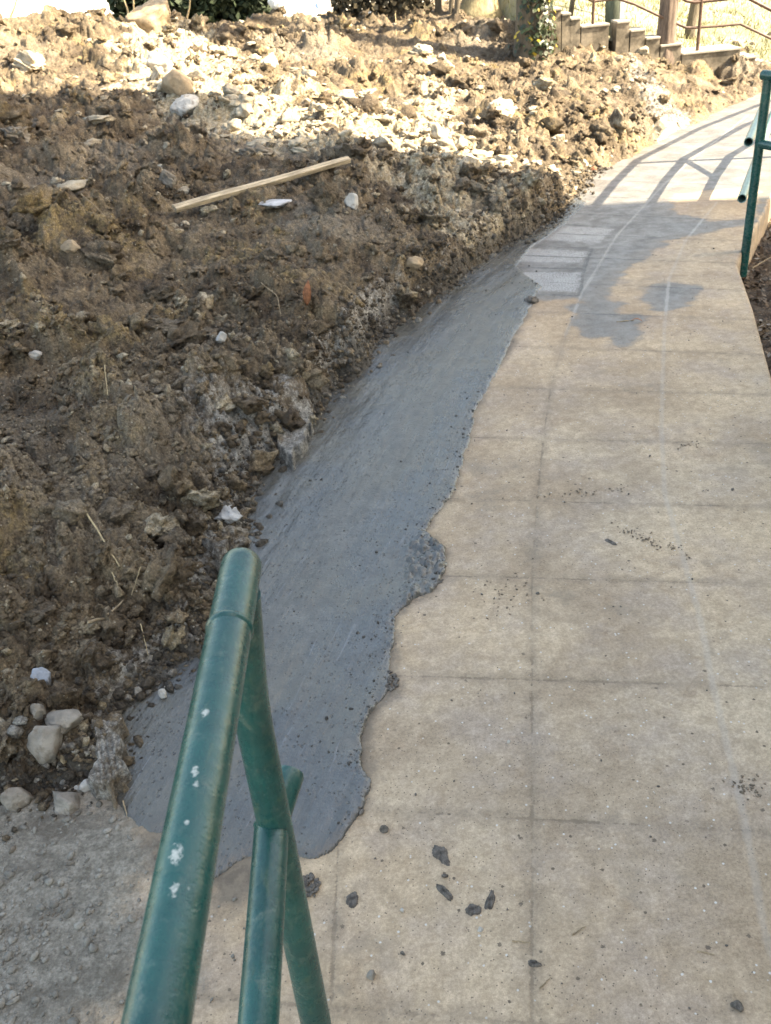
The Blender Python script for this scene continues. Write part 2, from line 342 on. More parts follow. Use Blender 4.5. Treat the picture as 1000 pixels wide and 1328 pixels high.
def mortar_material():
    s = NT('fresh_mortar')
    ed = s.attr('edge'); al = s.attr('along'); ac = s.attr('across')
    v = s.node('ShaderNodeCombineXYZ', {0: ac, 1: al, 2: 0.0})
    st = s.noise(1.0, 4, 0.6, vec=s.map(vec=v, scale=(30, 2.2, 1)), dist=0.5)
    st2 = s.noise(1.0, 4, 0.6, vec=s.map(vec=v, scale=(95, 6, 1)), dist=0.8)
    n1 = s.noise(2.4, 5, 0.6); n2 = s.noise(22, 5, 0.7); n3 = s.noise(130, 4, 0.7)
    c = s.mix(s.mr(st, 0.36, 0.64), (0.055, 0.058, 0.057), (0.088, 0.094, 0.097))
    c = s.mix(s.mr(n1, 0.40, 0.62), c, (0.102, 0.096, 0.078))
    midm = s.ma('MULTIPLY', s.mr(s.ma('ABSOLUTE', s.ma('ADD', ac, s.ma('MULTIPLY', s.ma('SUBTRACT', n1, .5), .35))), 0.13, 0.03), 1.0)
    c = s.mix(s.ma('MULTIPLY', midm, .6), c, (0.112, 0.104, 0.084))
    c = s.mix(s.mr(n2, 0.35, 0.7, 0, 0.5), c, (0.052, 0.050, 0.048))
    c = s.mix(s.mr(s.noise(6, 6, .7, vec=s.map(loc=(3, 3, 3))), 0.55, 0.7, 0, .6), c, (0.150, 0.142, 0.125))
    c = s.mix(s.mr(st2, 0.6, 0.75, 0, 0.55), c, (0.19, 0.20, 0.22))
    e2 = s.ma('ADD', ed, s.ma('MULTIPLY', s.ma('SUBTRACT', n2, .5), .06))
    c = s.mix(s.ma('MULTIPLY', s.mr(e2, 0.018, 0.0), 0.75), c, (0.075, 0.072, 0.068))
    pit = None
    for sc, th, lo, k in ((60, 0.30, 0.86, 0), (120, 0.36, 0.82, 1), (28, 0.2, 0.88, 2)):
        vec = s.map(loc=(k * 2.7, 1 + k, sc), scale=(1, 1.0, 1)); rc = s.node('ShaderNodeSeparateColor', {0: s.vor(sc, vec, out=1)}, k)
        m = s.ma('MULTIPLY', s.mr(s.ma('ADD', s.vor(sc, vec), s.ma('MULTIPLY', s.ma('SUBTRACT', n3, .5), .25)), th, th * 0.5), s.mr(rc, lo, lo + 0.02))
        pit = m if pit is None else s.ma('MAXIMUM', pit, m)
    c = s.mix(s.ma('MULTIPLY', pit, 0.8), c, (0.055, 0.055, 0.058))
    rough = s.mr(s.ma('ADD', s.ma('MULTIPLY', st, .6), s.ma('MULTIPLY', n2, .4)), 0.32, 0.68, 0.12, 0.36)
    rough = s.ma('ADD', rough, s.ma('MULTIPLY', midm, .12))
    nb = s.bump(s.noise(1.0, 3, 0.55, vec=s.map(vec=v, scale=(11, 5, 1)), dist=0.8), 0.030, 0.2)
    nb = s.bump(st, 0.008, 0.22, prev=nb)
    nb = s.bump(st2, 0.0025, 0.4, prev=nb)
    nb = s.bump(n2, 0.010, 0.45, prev=nb)
    nb = s.bump(n3, 0.002, 0.5, prev=nb)
    nb = s.bump(s.ma('SUBTRACT', 1.0, pit), 0.003, 0.7, prev=nb)
    return s.done(c, rough, nb, spec=0.9)

def paint_material(spots=()):
    s = NT('green_paint')
    n1 = s.noise(9, 5, 0.6); n2 = s.noise(60, 5, 0.7); n3 = s.noise(300, 2, .6)
    c = s.mix(s.mr(n1, 0.35, 0.65), (0.004, 0.056, 0.052), (0.008, 0.088, 0.078))
    long = s.noise(1, 5, 0.65, vec=s.map(scale=(60, 14, 60)), dist=0.6)
    c = s.mix(s.mr(long, 0.55, 0.72, 0, 0.5), c, (0.085, 0.125, 0.075))
    c = s.mix(s.mr(s.noise(26, 6, 0.78, dist=.8), 0.53, 0.68, 0, .65), c, (0.11, 0.155, 0.125))
    c = s.mix(s.mr(s.noise(70, 5, 0.8, vec=s.map(loc=(2, 5, 1))), 0.66, 0.72, 0, .8), c, (0.05, 0.028, 0.016))          # rubbed, dusty patches
    c = s.mix(s.mr(s.noise(120, 4, 0.75), 0.58, 0.72, 0, 0.4), c, (0.10, 0.16, 0.14))
    sp = None
    for (x, y, z, r) in spots:
        d = s.node('ShaderNodeVectorMath', {0: s.map(scale=(1, 0.62, 1)), 1: (x, y * 0.62, z)}, 1, operation='DISTANCE')
        m = s.mr(s.ma('ADD', d, s.ma('MULTIPLY', s.ma('SUBTRACT', s.noise(240, 5, 0.8), 0.5), r * 4.5)), r, r * 0.6)
        sp = m if sp is None else s.ma('MAXIMUM', sp, m)
    rough = s.mr(n2, 0.3, 0.7, 0.2, 0.38)
    if sp is not None:
        c = s.mix(s.ma('MULTIPLY', sp, s.mr(s.noise(500, 3, .7), .35, .6, .35, .9)), c, (0.55, 0.56, 0.52)); rough = s.ma('ADD', rough, s.ma('MULTIPLY', sp, 0.4))
    nb = s.bump(n2, 0.0018, 0.5); nb = s.bump(n3, 0.0004, 0.4, prev=nb)
    return s.done(c, rough, nb, spec=0.6)

def simple(name, base, rough=0.8, var=0.2, scale=20, bump=0.004, metal=0.0, stretch=(1, 1, 1)):
    s = NT(name); n = s.noise(scale, 5, 0.65, vec=s.map(scale=stretch)); n2 = s.noise(scale * 6, 4, 0.7, vec=s.map(scale=stretch))
    c = s.mix(s.mr(n, 0.35, 0.65), tuple(x * (1 - var) for x in base), tuple(min(1, x * (1 + var)) for x in base))
    c = s.mix(s.mr(n2, 0.3, 0.7), s.mix(1, c, (0.8, 0.8, 0.8), 'MULTIPLY'), s.mix(1, c, (1.15, 1.15, 1.15), 'MULTIPLY'))
    nb = s.bump(n, bump, 0.7); nb = s.bump(n2, bump * 0.4, 0.7, prev=nb)
    return s.done(c, rough, nb, metal=metal, spec=0.35)

M_SOIL = soil_material('soil'); M_PATH = path_material(); M_MORTAR = mortar_material()
M_RIGHT = soil_material('damp_soil', False, (0.6, 0.55, 0.55))
M_FAR = simple('pale_ground', (0.50, 0.46, 0.40), 0.9, 0.15, 1.5)
M_WHITE = stone_material('white_stone', (0.47, 0.45, 0.42), 0.2, speck=0.4)
M_GREYST = stone_material('grey_stone', (0.27, 0.245, 0.215), 0.3)
M_CLODG = stone_material('grey_clay', (0.20, 0.175, 0.145), 0.35)
M_TANST = stone_material('tan_stone', (0.34, 0.26, 0.175), 0.2)
M_BROWN = soil_material('clod_soil', False)
M_PALECLOD = stone_material('pale_clay', (0.39, 0.335, 0.255), 0.3)
M_DARKMORT = simple('dark_mortar', (0.115, 0.102, 0.09), 0.75, 0.4, 90, 0.004)
M_TRACE = simple('dried_mud', (0.17, 0.135, 0.10), 0.85, 0.3, 90, 0.003)
M_WOOD = simple('raw_wood', (0.46, 0.37, 0.26), 0.75, 0.35, 8, 0.002, stretch=(1, 12, 12))
M_TWIG = simple('dry_twig', (0.30, 0.23, 0.15), 0.85, 0.3, 40)
M_STRAW = simple('straw', (0.42, 0.33, 0.20), 0.8, 0.2, 40)
M_LEAF = simple('dead_leaf', (0.26, 0.105, 0.05), 0.75, 0.3, 60)
M_BARK = simple('grey_bark', (0.12, 0.10, 0.075), 0.9, 0.35, 14, 0.03, stretch=(1, 1, 0.25))
M_BARKRED = simple('red_bark', (0.16, 0.12, 0.098), 0.9, 0.28, 12, 0.02, stretch=(1, 1, 0.2))
M_BARKPALE = simple('pale_bark', (0.30, 0.25, 0.15), 0.9, 0.28, 12, 0.02, stretch=(1, 1, 0.3))
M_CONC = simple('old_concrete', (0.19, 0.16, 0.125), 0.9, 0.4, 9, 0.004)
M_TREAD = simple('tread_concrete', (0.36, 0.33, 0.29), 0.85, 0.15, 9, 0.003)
M_RUST = simple('brown_pipe_paint', (0.10, 0.060, 0.045), 0.5, 0.3, 30, 0.001)
M_METALF = simple('sheet_metal', (0.22, 0.25, 0.29), 0.45, 0.1, 8, 0.002, metal=0.3)
M_POLE = simple('weathered_pole', (0.085, 0.10, 0.075), 0.8, 0.4, 9, 0.003, stretch=(1, 1, 0.3))
M_WHITEP = simple('white_paint', (0.72, 0.72, 0.70), 0.5, 0.06, 10, 0.0005)
M_HEDGE = simple('dark_leaves', (0.028, 0.042, 0.020), 0.75, 0.35, 9)
M_IVY = simple('ivy_leaves', (0.022, 0.034, 0.014), 0.35, 0.4, 20)
M_IVYY = simple('yellow_leaves', (0.36, 0.27, 0.03), 0.5, 0.3, 20)
M_WALLP = simple('render_wall', (0.42, 0.40, 0.36), 0.9, 0.08, 2, 0.003)
M_ROOF = simple('roof_tiles', (0.25, 0.10, 0.065), 0.8, 0.2, 8, 0.01)
M_GLASS = NT('window_glass').done((0.03, 0.035, 0.04), 0.08, spec=0.6)
M_GRASS = NT('dry_grass')
_c = M_GRASS.mix(M_GRASS.mr(M_GRASS.noise(2.2, 5, .6), .35, .65), (0.24, 0.235, 0.14), (0.40, 0.38, 0.28))
M_GRASS = M_GRASS.done(_c, 0.9, M_GRASS.bump(M_GRASS.noise(50, 5, .7), 0.03))
M_BLUE = simple('blue_plastic', (0.12, 0.20, 0.38), 0.4, 0.1, 10)
M_HOLE = simple('bore_shade', (0.030, 0.018, 0.012), 0.8, 0.3, 30)

# ------------------------------------------------------------------ layout (metres; x right, y ahead of the camera)
BANK_EDGE = np.vstack([[[-7, 1.10], [-2.2, 1.22], [-1.2, 1.33]], G2([(70, 1040), (130, 1012), (163, 985), (160, 935), (205, 890), (250, 850), (278, 800), (300, 745), (328, 690), (330, 645), (372, 600),
                        (400, 560), (428, 505), (470, 478), (500, 430), (545, 398), (590, 368), (640, 328), (700, 296), (735, 268), (770, 225), (812, 205), (860, 180), (920, 150), (985, 120)])])
BANK = np.vstack([BANK_EDGE, [[4.3, 8.95], [6.5, 9.6], [7.5, 13], [3.2, 15], [-14, 15], [-14, 1.0]]])
STRIP = np.vstack([G2([(120, 900), (120, 1000), (165, 1045), (196, 1078), (222, 1082), (236, 1120), (262, 1182), (284, 1148), (318, 1112), (345, 1100), (400, 1110), (425, 1097), (445, 1075), (468, 1047), (482, 1018), (474, 990), (472, 965), (482, 925), (512, 892), (506, 860),
        (512, 800), (536, 776), (560, 768), (578, 742), (577, 712), (560, 700), (552, 690), (567, 665), (590, 634), (600, 590), (614, 545), (634, 500), (652, 470), (672, 428), (697, 386), (703, 372), (668, 345), (690, 322), (735, 290), (760, 262), (720, 240), (600, 300), (450, 430), (330, 560), (240, 700), (170, 830)])])
WET = G2([(560, 420), (700, 388), (752, 388), (758, 420), (785, 434), (808, 428), (806, 402), (785, 385), (812, 350), (850, 324), (880, 308), (930, 298), (975, 290), (1010, 240), (1040, 90), (930, 90), (700, 230), (560, 330)])
ISLE = G2([(868, 262), (880, 252), (910, 247), (985, 243), (985, 282), (925, 286), (880, 280)])
STAIN = G2([(838, 374), (870, 366), (905, 375), (898, 390), (860, 402), (842, 395)])
FINGER = G2([(806, 412), (824, 410), (818, 430), (806, 444)])
STAIN3 = G2([(748, 395), (800, 395), (795, 432), (760, 436)])
DAMP = [G2([(262, 1112), (300, 1090), (350, 1095), (345, 1150), (310, 1180), (268, 1195)]), G2([(178, 1078), (212, 1078), (240, 1118), (225, 1150), (196, 1138), (184, 1110)]), G2([(500, 790), (520, 775), (518, 900), (500, 900)]), G2([(462, 1040), (486, 1005), (492, 1015), (470, 1055), (430, 1095), (422, 1090)])]
TILES = [G2([(655, 352), (757, 352), (751, 381), (702, 378), (690, 384), (640, 380)]), G2([(672, 320), (765, 325), (757, 342), (655, 340)]), G2([(735, 292), (800, 296), (780, 316), (700, 312)])]
XJ = [G2(q) for q in ([(645, 346), (757, 349)], [(696, 382), (752, 384)], [(664, 318), (766, 322)], [(720, 291), (798, 294)], [(752, 385), (757, 349), (768, 322)])]
DUST = np.vstack([[[-3, 1.5], [-1.2, 1.5]], G2([(170, 1000), (188, 1060), (215, 1130), (235, 1200), (225, 1265), (150, 1328)]), [[-0.6, 0.5], [-0.7, -1], [-3, -1]]])
J1 = G2([(690, 1340), (690, 1062), (690, 878), (690, 742), (697, 642), (706, 559), (715, 497), (733, 435), (755, 380), (800, 305), (860, 240), (915, 193), (970, 150)])
J2 = G2([(1005, 1250), (990, 1200), (965, 1060), (925, 890), (905, 790), (862, 640), (858, 560), (859, 500), (862, 420), (868, 360), (890, 310), (930, 262)])
J3 = G2([(430, 1290), (440, 1062), (490, 878), (520, 742)])
RE = np.array([[0.55, -4], [0.62, 0.0], [0.86, 0.9], [1.09, 1.7], [1.44, 2.96], [1.66, 3.71], [1.815, 4.30], [1.96, 4.57], [2.24, 5.04], [2.49, 5.5], [2.86, 6.15], [3.35, 6.85], [4.0, 7.6], [5.2, 8.6], [7.5, 10.0]])

def along(line, s):
    seg = np.linalg.norm(np.diff(line, axis=0), axis=1); cs = np.concatenate([[0], np.cumsum(seg)])
    return np.stack([np.interp(s, cs, line[:, 0]), np.interp(s, cs, line[:, 1])], -1), cs
CROSS = []
ykeys = [G(690, 1062)[:2], G(690, 878)[:2], G(690, 742)[:2], G(697, 642)[:2], G(706, 559)[:2], G(715, 497)[:2]]
_, cs = along(J1, np.array([0.0]))
s0 = cs[1]
for k in range(-3, 18):
    if k < 0: p = ykeys[0] + np.array([-0.07, -.395]) * (-k); d = np.array([-0.07, -.395])
    else:
        s_ = s0 + 0.395 * k; p = along(J1, np.array([s_]))[0][0]; q = along(J1, np.array([s_ + .2]))[0][0]; d = q - along(J1, np.array([max(0, s_ - .2)]))[0][0]
    d = d / np.linalg.norm(d); n = np.array([d[1], -d[0]])
    CROSS.append(np.array([p - n * 1.3, p - n * 0.4, p + n * 0.4, p + n * 1.8]))

# ------------------------------------------------------------------ the bank's height
def bank_macro(x, y, wob=True):
    e = sdf(x, y, BANK)
    if wob: e = e + 0.05 * fbm(x, y, 0.35, 4, 5) + 0.02 * fbm(x, y, 0.07, 3, 8)
    h0 = 0.035 + 0.115 * sst((y - 2.3) / 1.5) - 0.10 * sst((y - 5.3) / 1.0)
    h0 = h0 - 0.0 * x
    z = h0 * sst(e / 0.085) + 0.20 * np.clip(e, 0, 2.3) + 0.13 * np.clip(e - 2.3, 0, 1.4) + 0.105 * np.clip(e - 3.7, 0, 4) + 0.09 * np.clip(e - 3.9, 0, 3.4) * sst((-x - 0.6) / 2)
    z = z * (1 - 0.55 * sst((x - 2.7) / 0.9) * sst((y - 7.2) / 1.2))
    lip = np.where(e < 0, e * 0.6, 0)
    return z + np.maximum(lip, -0.09), e
def bank_height(x, y):
    z, e = bank_macro(x, y)
    k = sst((e + 0.03) / 0.07); k2 = sst((e + 0.02) / 0.45)
    z = z + k2 * (0.16 * fbm(x, y, 1.3, 3, 21) + 0.06 * fbm(x, y, 0.4, 3, 31))
    smear = sst((fbm(x, y, 0.55, 3, 77) + 0.02) / 0.16)           # places where the clay is pressed smooth
    rough = 1 - 0.85 * smear
    a, ca = lumps(x, y, 0.26, 100, 0.55); b, cb = lumps(x, y, 0.115, 200, 0.8); c, cc = lumps(x, y, 0.052, 300, 0.9); d, cd = lumps(x, y, 0.024, 400, 0.9)
    z = z + k2 * 0.26 * 0.52 * a * (0.3 + 0.7 * rough) + k * (0.115 * 0.62 * b * rough + 0.052 * 0.75 * c * (0.35 + 0.65 * rough) + 0.024 * 0.7 * d)
    z = z + k * (0.030 * fbm(x, y, 0.06, 4, 41, .6) + 0.010 * fbm(x, y, 0.016, 3, 43, .6)) * (0.5 + 0.5 * rough)
    z = z - k * (.115 * .62 * b * rough) * .35 * sst((y - 5.5) / 1.5)
    f_, cf = lumps(x, y, 0.013, 450, 0.9); z = z + k * 0.013 * 0.7 * f_
    cell = 0.35 * ca + 0.35 * cb + 0.3 * cc
    return z, e, cell
def surf(x, y):
    x = np.atleast_1d(np.asarray(x, float)); y = np.atleast_1d(np.asarray(y, float)); return bank_height(x, y)[0]
def hit(px, py):
    r = ray(px, py); t = np.arange(0.8, 24, 0.006); X = r[0] * t; Y = r[1] * t; Z = CAM_H + r[2] * t
    h = np.maximum(surf(X, Y), 0); i = np.argmax(Z <= h)
    if i == 0:
        m_ = t < 12.5; i = np.argmax(np.where(m_ & (t > 4), h - Z, -9))
    return np.array([X[i], Y[i], h[i]])

# ------------------------------------------------------------------ big ground sheets
mesh_np('ground', [(-400, 14.2, -0.05), (400, 14.2, -0.05), (400, 400, -0.05), (-400, 400, -0.05), (-400, -400, -0.4), (400, -400, -0.4), (400, 14.2, -0.4), (-400, 14.2, -0.4)], [(0, 1, 2, 3), (4, 5, 6, 7)], M_FAR, smooth=False)['kind'] = 'structure'

# bank
az = np.linspace(R(-52), R(36), 1150); rr = np.exp(np.linspace(math.log(0.95), math.log(17), 1250))
A, Rr = np.meshgrid(az, rr); X = Rr * np.sin(A); Y = Rr * np.cos(A)
Z, E, CELL = bank_height(X.ravel(), Y.ravel()); Z = Z.reshape(X.shape); E = E.reshape(X.shape)
xf, yf = X.ravel(), Y.ravel()
PALEA = G2([(190, 60), (260, 60), (360, 110), (480, 130), (560, 60), (640, 120), (760, 190), (800, 215), (720, 262), (600, 225), (450, 195), (330, 185), (180, 165), (150, 110)], 0.55)
pal = sst((sdf(xf, yf, PALEA) + 0.25) / 0.6) * 0.75 + 0.16 * sst((yf - 5) / 2)
PALEB = G2([(800, 60), (900, 95), (930, 130), (850, 120), (800, 90)], 0.35)
gre = 0.8 * np.exp(-((xf + .38) ** 2 + (yf - 2.75) ** 2) / .10) + 0.6 * np.exp(-((xf + .52) ** 2 + (yf - 2.1) ** 2) / .05) + 0.75 * (1 - .6 * sst((yf - 4.8) / .8)) * sst(1 - E.ravel() / 0.20) * (0.45 + 0.9 * np.clip(fbm(xf, yf, 0.5, 3, 61) + .35, 0, 1)) + 0.6 * sst((sdf(xf, yf, PALEB) + .1) / .3)
V = np.stack([X, Y, Z], -1).reshape(-1, 3)
keep = (E > -0.14) & (Y < 15.0) & ((X < 1.95) | (Y < 9.42))
V2, f2, at = compact(V, grid_faces(1250, 1150, keep), {'cell': CELL, 'pale': pal, 'grey': gre, 'moist': (1 - sst(E.ravel() / .07)) * (1 - sst((yf - 5.2) / .5))})
o = mesh_np('soil_bank', V2, f2, M_SOIL, attrs=at); o['kind'] = 'structure'

# path slab
ys = np.concatenate([np.linspace(-4, 0.4, 24), np.linspace(0.42, 10.0, 1000)]); nt = 420
xr = np.interp(ys, RE[:, 1], RE[:, 0]); xl = np.interp(ys, [-4, 3, 6, 10], [-3.4, -3.0, -1.0, 1.0])
T = np.linspace(0, 1, nt)
Xp = xl[:, None] + (xr - xl)[:, None] * T[None, :]; Yp = np.repeat(ys[:, None], nt, 1)
Zp = 0.004 * fbm(Xp, Yp, 0.8, 2, 3)
Zp = Zp - 0.0010 * np.clip(1 - np.minimum(pdist(Xp, Yp, J1), pdist(Xp, Yp, J2)) / 0.015, 0, 1)
ex = []
for dx, dz in ((0.007, -0.007), (0.010, -0.05), (0.012, -0.30)):
    ex.append((Xp[:, -1:] + dx, Yp[:, -1:], Zp[:, -1:] + dz))
Xp = np.hstack([Xp] + [q[0] for q in ex]); Yp = np.hstack([Yp] + [q[1] for q in ex]); Zp = np.hstack([Zp] + [q[2] for q in ex])
xf, yf = Xp.ravel(), Yp.ravel()
wet = np.minimum(sdf(xf, yf, WET), -sdf(xf, yf, ISLE)); wet = np.maximum.reduce([wet, sdf(xf, yf, STAIN) + .01, sdf(xf, yf, FINGER) + .03, sdf(xf, yf, STAIN3) + .02])
damp = np.maximum.reduce([sdf(xf, yf, q) for q in DAMP] + [sdf(xf, yf, STRIP) + .012 + .03 * fbm(xf, yf, .25, 3, 66)])
tile = np.maximum.reduce([sdf(xf, yf, q) for q in TILES])
def side(line):
    """+1 on one side of an open polyline, -1 on the other"""
    d2 = np.full(xf.shape, 1e9); sg = np.ones(xf.shape)
    for i in range(len(line) - 1):
        a = line[i]; e = line[i + 1] - a; wx = xf - a[0]; wy = yf - a[1]; t = np.clip((wx * e[0] + wy * e[1]) / (e @ e), 0, 1)
        q = (wx - e[0] * t) ** 2 + (wy - e[1] * t) ** 2; m = q < d2 - 1e-12; d2 = np.where(m, q, d2); sg = np.where(m, np.sign(e[0] * wy - e[1] * wx), sg)
    return sg * np.sqrt(d2)
def family(lines):
    best = np.full(xf.shape, 1e9); out = np.zeros(xf.shape)
    for k, l in enumerate(lines):
        q = side(np.asarray(l)) * (-1) ** k; m = np.abs(q) < best; best = np.where(m, np.abs(q), best); out = np.where(m, q, out)
    return np.clip(out, -.2, .2)
xj = np.minimum.reduce([pdist(xf, yf, q) for q in XJ])
o = mesh_np('path', np.stack([xf, yf, Zp.ravel()], -1), grid_faces(len(ys), nt + 3), M_PATH, attrs={'wet': wet, 'damp': damp, 'tile': tile, 'dust': sdf(xf, yf, DUST), 'joint_cross': family(CROSS), 'joint_long': family([J3, J1]), 'joint_tile': np.minimum(xj, .2), 'pale_a': family([J2]), 'pale_b': family([J1[7:]])})
o['kind'] = 'structure'

# fresh mortar strip
az = np.linspace(R(-34), R(17), 520); rr = np.exp(np.linspace(math.log(0.95), math.log(6.4), 900))
A, Rr = np.meshgrid(az, rr); X = Rr * np.sin(A); Y = Rr * np.cos(A); xf, yf = X.ravel(), Y.ravel()
sd = sdf(xf, yf, STRIP) + (0.020 + .03 * sst((1.35 - yf) / .2)) * fbm(xf, yf, 0.2, 5, 91, .55) + 0.007 * fbm(xf, yf, 0.02, 3, 95)
axis = np.array([[-0.55, 1.1], [-0.15, 2.2], [0.15, 3.0], [0.55, 4.0], [1.2, 5.0], [2.0, 6.2]])
sgn = sdf(xf, yf, np.vstack([axis, [[-6, 6.2], [-6, 1.1]]])); across = np.sign(sgn) * pdist(xf, yf, axis)
seg = np.linalg.norm(np.diff(axis, axis=0), axis=1); cs = np.concatenate([[0], np.cumsum(seg)]); bd = np.full(xf.shape, 1e9); al = np.zeros(xf.shape)
for i in range(len(axis) - 1):
    a = axis[i]; e = axis[i + 1] - a; t = np.clip(((xf - a[0]) * e[0] + (yf - a[1]) * e[1]) / (e @ e), 0, 1)
    d = (xf - a[0] - e[0] * t) ** 2 + (yf - a[1] - e[1] * t) ** 2; m = d < bd; bd = np.where(m, d, bd); al = np.where(m, cs[i] + t * seg[i], al)
th = 0.008 * (1 - 0.55 * sst((yf - 3.5) / 1.6))
eb, _ = lumps(xf, yf, 0.022, 500, 0.7)
z = np.where(sd > 0, 0.001 + th * np.sqrt(np.clip(sd / 0.028, 0, 1)), -0.006 + sd * .5)
z = z + np.where(sd > -0.01, 0.007 * eb * sst(1 - np.abs(sd - 0.006) / 0.03) * sst((fbm(xf, yf, 0.2, 3, 97) + .05) / .2), 0)
z = z + 0.006 * fbm(xf, yf, 0.4, 4, 98) * sst(sd / .1) + 0.0035 * fbm(across * 3.0, al * 0.5, 0.12, 3, 99) * sst(sd / .04)
z = z + 0.016 * lumps(xf, yf, 0.02, 510, .8)[0] * sst((sdf(xf, yf, G2([(530, 700), (560, 690), (590, 715), (585, 750), (560, 785), (525, 790)])) + .02) / .04) * (sd > 0)
LU = G2([(520, 745), (545, 720), (578, 735), (570, 768), (535, 778)])
V = np.stack([xf, yf, z], -1); keep = (sd > -0.03)
V2, f2, at = compact(V, grid_faces(900, 520, keep), {'edge': sd, 'across': across, 'along': al})
o = mesh_np('mortar_strip', V2, f2, M_MORTAR, attrs=at); o['kind'] = 'structure'

M_GRITD = simple('wet_grit', (0.050, 0.046, 0.042), 0.5, 0.4, 90, 0.003)
m = (sd > .002) & (xf > -1.1); idx = np.nonzero(m)[0]; w_ = (np.exp(-sd[idx] / .03) * 1.6 + .10) * yf[idx] ** 2 * (yf[idx] < 4.6) * np.clip(fbm(xf[idx], yf[idx], .3, 3, 555) + .35, .03, 1); ci = RNG.choice(idx, 1500, p=w_ / w_.sum()); GR = V[ci]
# lower damp ground to the right of the path
gx = np.linspace(0.3, 9, 260); gy = np.linspace(-3, 12, 420); X, Y = np.meshgrid(gx, gy); xf, yf = X.ravel(), Y.ravel()
xe = np.interp(yf, RE[:, 1], RE[:, 0])
z = -0.16 + 0.05 * fbm(xf, yf, 0.5, 4, 131) + 0.03 * lumps(xf, yf, 0.06, 133)[0] * 1.0 - 0.02 * (xf - xe).clip(0, 3)
o = mesh_np('lower_soil', np.stack([xf, yf, z], -1), grid_faces(420, 260, (xf > xe - .05).reshape(X.shape)), M_RIGHT); o['kind'] = 'structure'

# ------------------------------------------------------------------ rocks and clods
def ico(sub):
    import bmesh
    bm = bmesh.new(); bmesh.ops.create_icosphere(bm, subdivisions=sub, radius=1.0)
    V = np.array([v.co[:] for v in bm.verts]); Fc = np.array([[v.index for v in f.verts] for f in bm.faces]); bm.free(); return V, Fc
def n3(V, fr, seed):
    return vn(V[:, 0] * fr + V[:, 2] * 1.3 * fr, V[:, 1] * fr - V[:, 2] * .7 * fr, seed) + vn(V[:, 1] * fr + 5, V[:, 2] * fr + V[:, 0] * .6 * fr, seed + 1)
def rock_shape(sub, seed, cuts=7, rough=0.12, dims=(1, 1, 1)):
    rg = np.random.default_rng(seed); V, Fc = ico(sub); V = V.copy()
    V = V * (1 + 0.22 * n3(V, 1.1, seed))[:, None]
    for k in range(cuts):
        n = rg.normal(size=3); n /= np.linalg.norm(n); d = rg.uniform(0.52, 0.85); q = V @ n - d
        V = V - np.clip(q, 0, None)[:, None] * n * 0.95
    V = V * (1 + rough * n3(V, 3.2, seed + 9) + rough * .7 * n3(V, 8.0, seed + 19))[:, None]
    return V * np.array(dims), Fc
def scatter(name, pts, sizes, mat, seeds, sub=2, flat=(0.55, 0.85), rough=0.16, sink=0.25, kind='stuff', cuts=5, attrs=None, label=None):
    shapes = [rock_shape(sub, sd_, cuts, rough) for sd_ in seeds]
    nv = len(shapes[0][0]); n = len(pts); VV = np.zeros((n, nv, 3)); which = RNG.integers(0, len(shapes), n)
    a = RNG.uniform(0, 6.283, n); tx = RNG.normal(0, 0.35, n); el = RNG.uniform(0.75, 1.4, n); fl = RNG.uniform(*flat, n)
    ca, sa, ct, st_ = np.cos(a), np.sin(a), np.cos(tx), np.sin(tx)
    for k in range(len(shapes)):
        m = which == k; S = shapes[k][0][None] * np.stack([el[m], 1 / el[m], fl[m]], -1)[:, None, :]
        y1 = S[..., 1] * ct[m, None] - S[..., 2] * st_[m, None]; z1 = S[..., 1] * st_[m, None] + S[..., 2] * ct[m, None]; x1 = S[..., 0]
        VV[m] = np.stack([x1 * ca[m, None] - y1 * sa[m, None], x1 * sa[m, None] + y1 * ca[m, None], z1], -1)
    P = np.asarray(pts).copy(); P[:, 2] += np.asarray(sizes) * (0.5 - sink)
    VV = VV * np.asarray(sizes)[:, None, None] + P[:, None, :]
    Fc = (shapes[0][1][None] + (np.arange(n) * nv)[:, None, None]).reshape(-1, 3)
    at = {k: np.repeat(v, nv) for k, v in (attrs or {}).items()}
    o = mesh_np(name, VV.reshape(-1, 3), Fc, mat, attrs=at)
    if kind: o['kind'] = kind
    if label: o['label'] = label
    return o

def bank_points(n, rmin=1.2, rmax=14, amin=-34, amax=30, dens=None):
    a = R(1) * RNG.uniform(amin, amax, n); r = np.exp(RNG.uniform(math.log(rmin), math.log(rmax), n)); x = r * np.sin(a); y = r * np.cos(a)
    z, e, cell = bank_height(x, y); m = e > 0.0
    if dens is not None: m &= RNG.uniform(0, 1, n) < dens(x, y, e)
    return np.stack([x, y, z], -1)[m], e[m], r[m]
def clod_layer(n, s0, pw, mx, sub, seed, name, label, cuts, rough):
    P, e, r = bank_points(n); c = fbm(P[:, 0], P[:, 1], 0.5, 3, seed); m = (RNG.uniform(-.45, .45, len(P)) < c + .1) & (RNG.uniform(0, 1, len(P)) > .7 * sst((fbm(P[:, 0], P[:, 1], .55, 3, 77) + .02) / .16)); P, e = P[m], e[m]
    sz = np.clip(s0 * (1 - RNG.uniform(0, .99, len(P))) ** pw, 0, mx) * np.clip(0.6 + P[:, 1] * 0.11, .6, 1.4)
    scatter(name, P, sz, M_SOIL, range(seed, seed + 14), sub=sub, rough=rough, cuts=cuts, flat=(.5, 1), attrs={'cell': RNG.uniform(0, 1, len(P)), 'pale': np.where(RNG.uniform(0, 1, len(P)) < .16, .5, .12), 'grey': 0.5 * sst(1 - e / .25) * RNG.uniform(0.3, 1.2, len(P))}, label=label)
clod_layer(85000, .0055, -.42, .020, 1, 700, 'soil_crumbs', 'small crumbs of brown soil all over the dug bank', 4, .8)
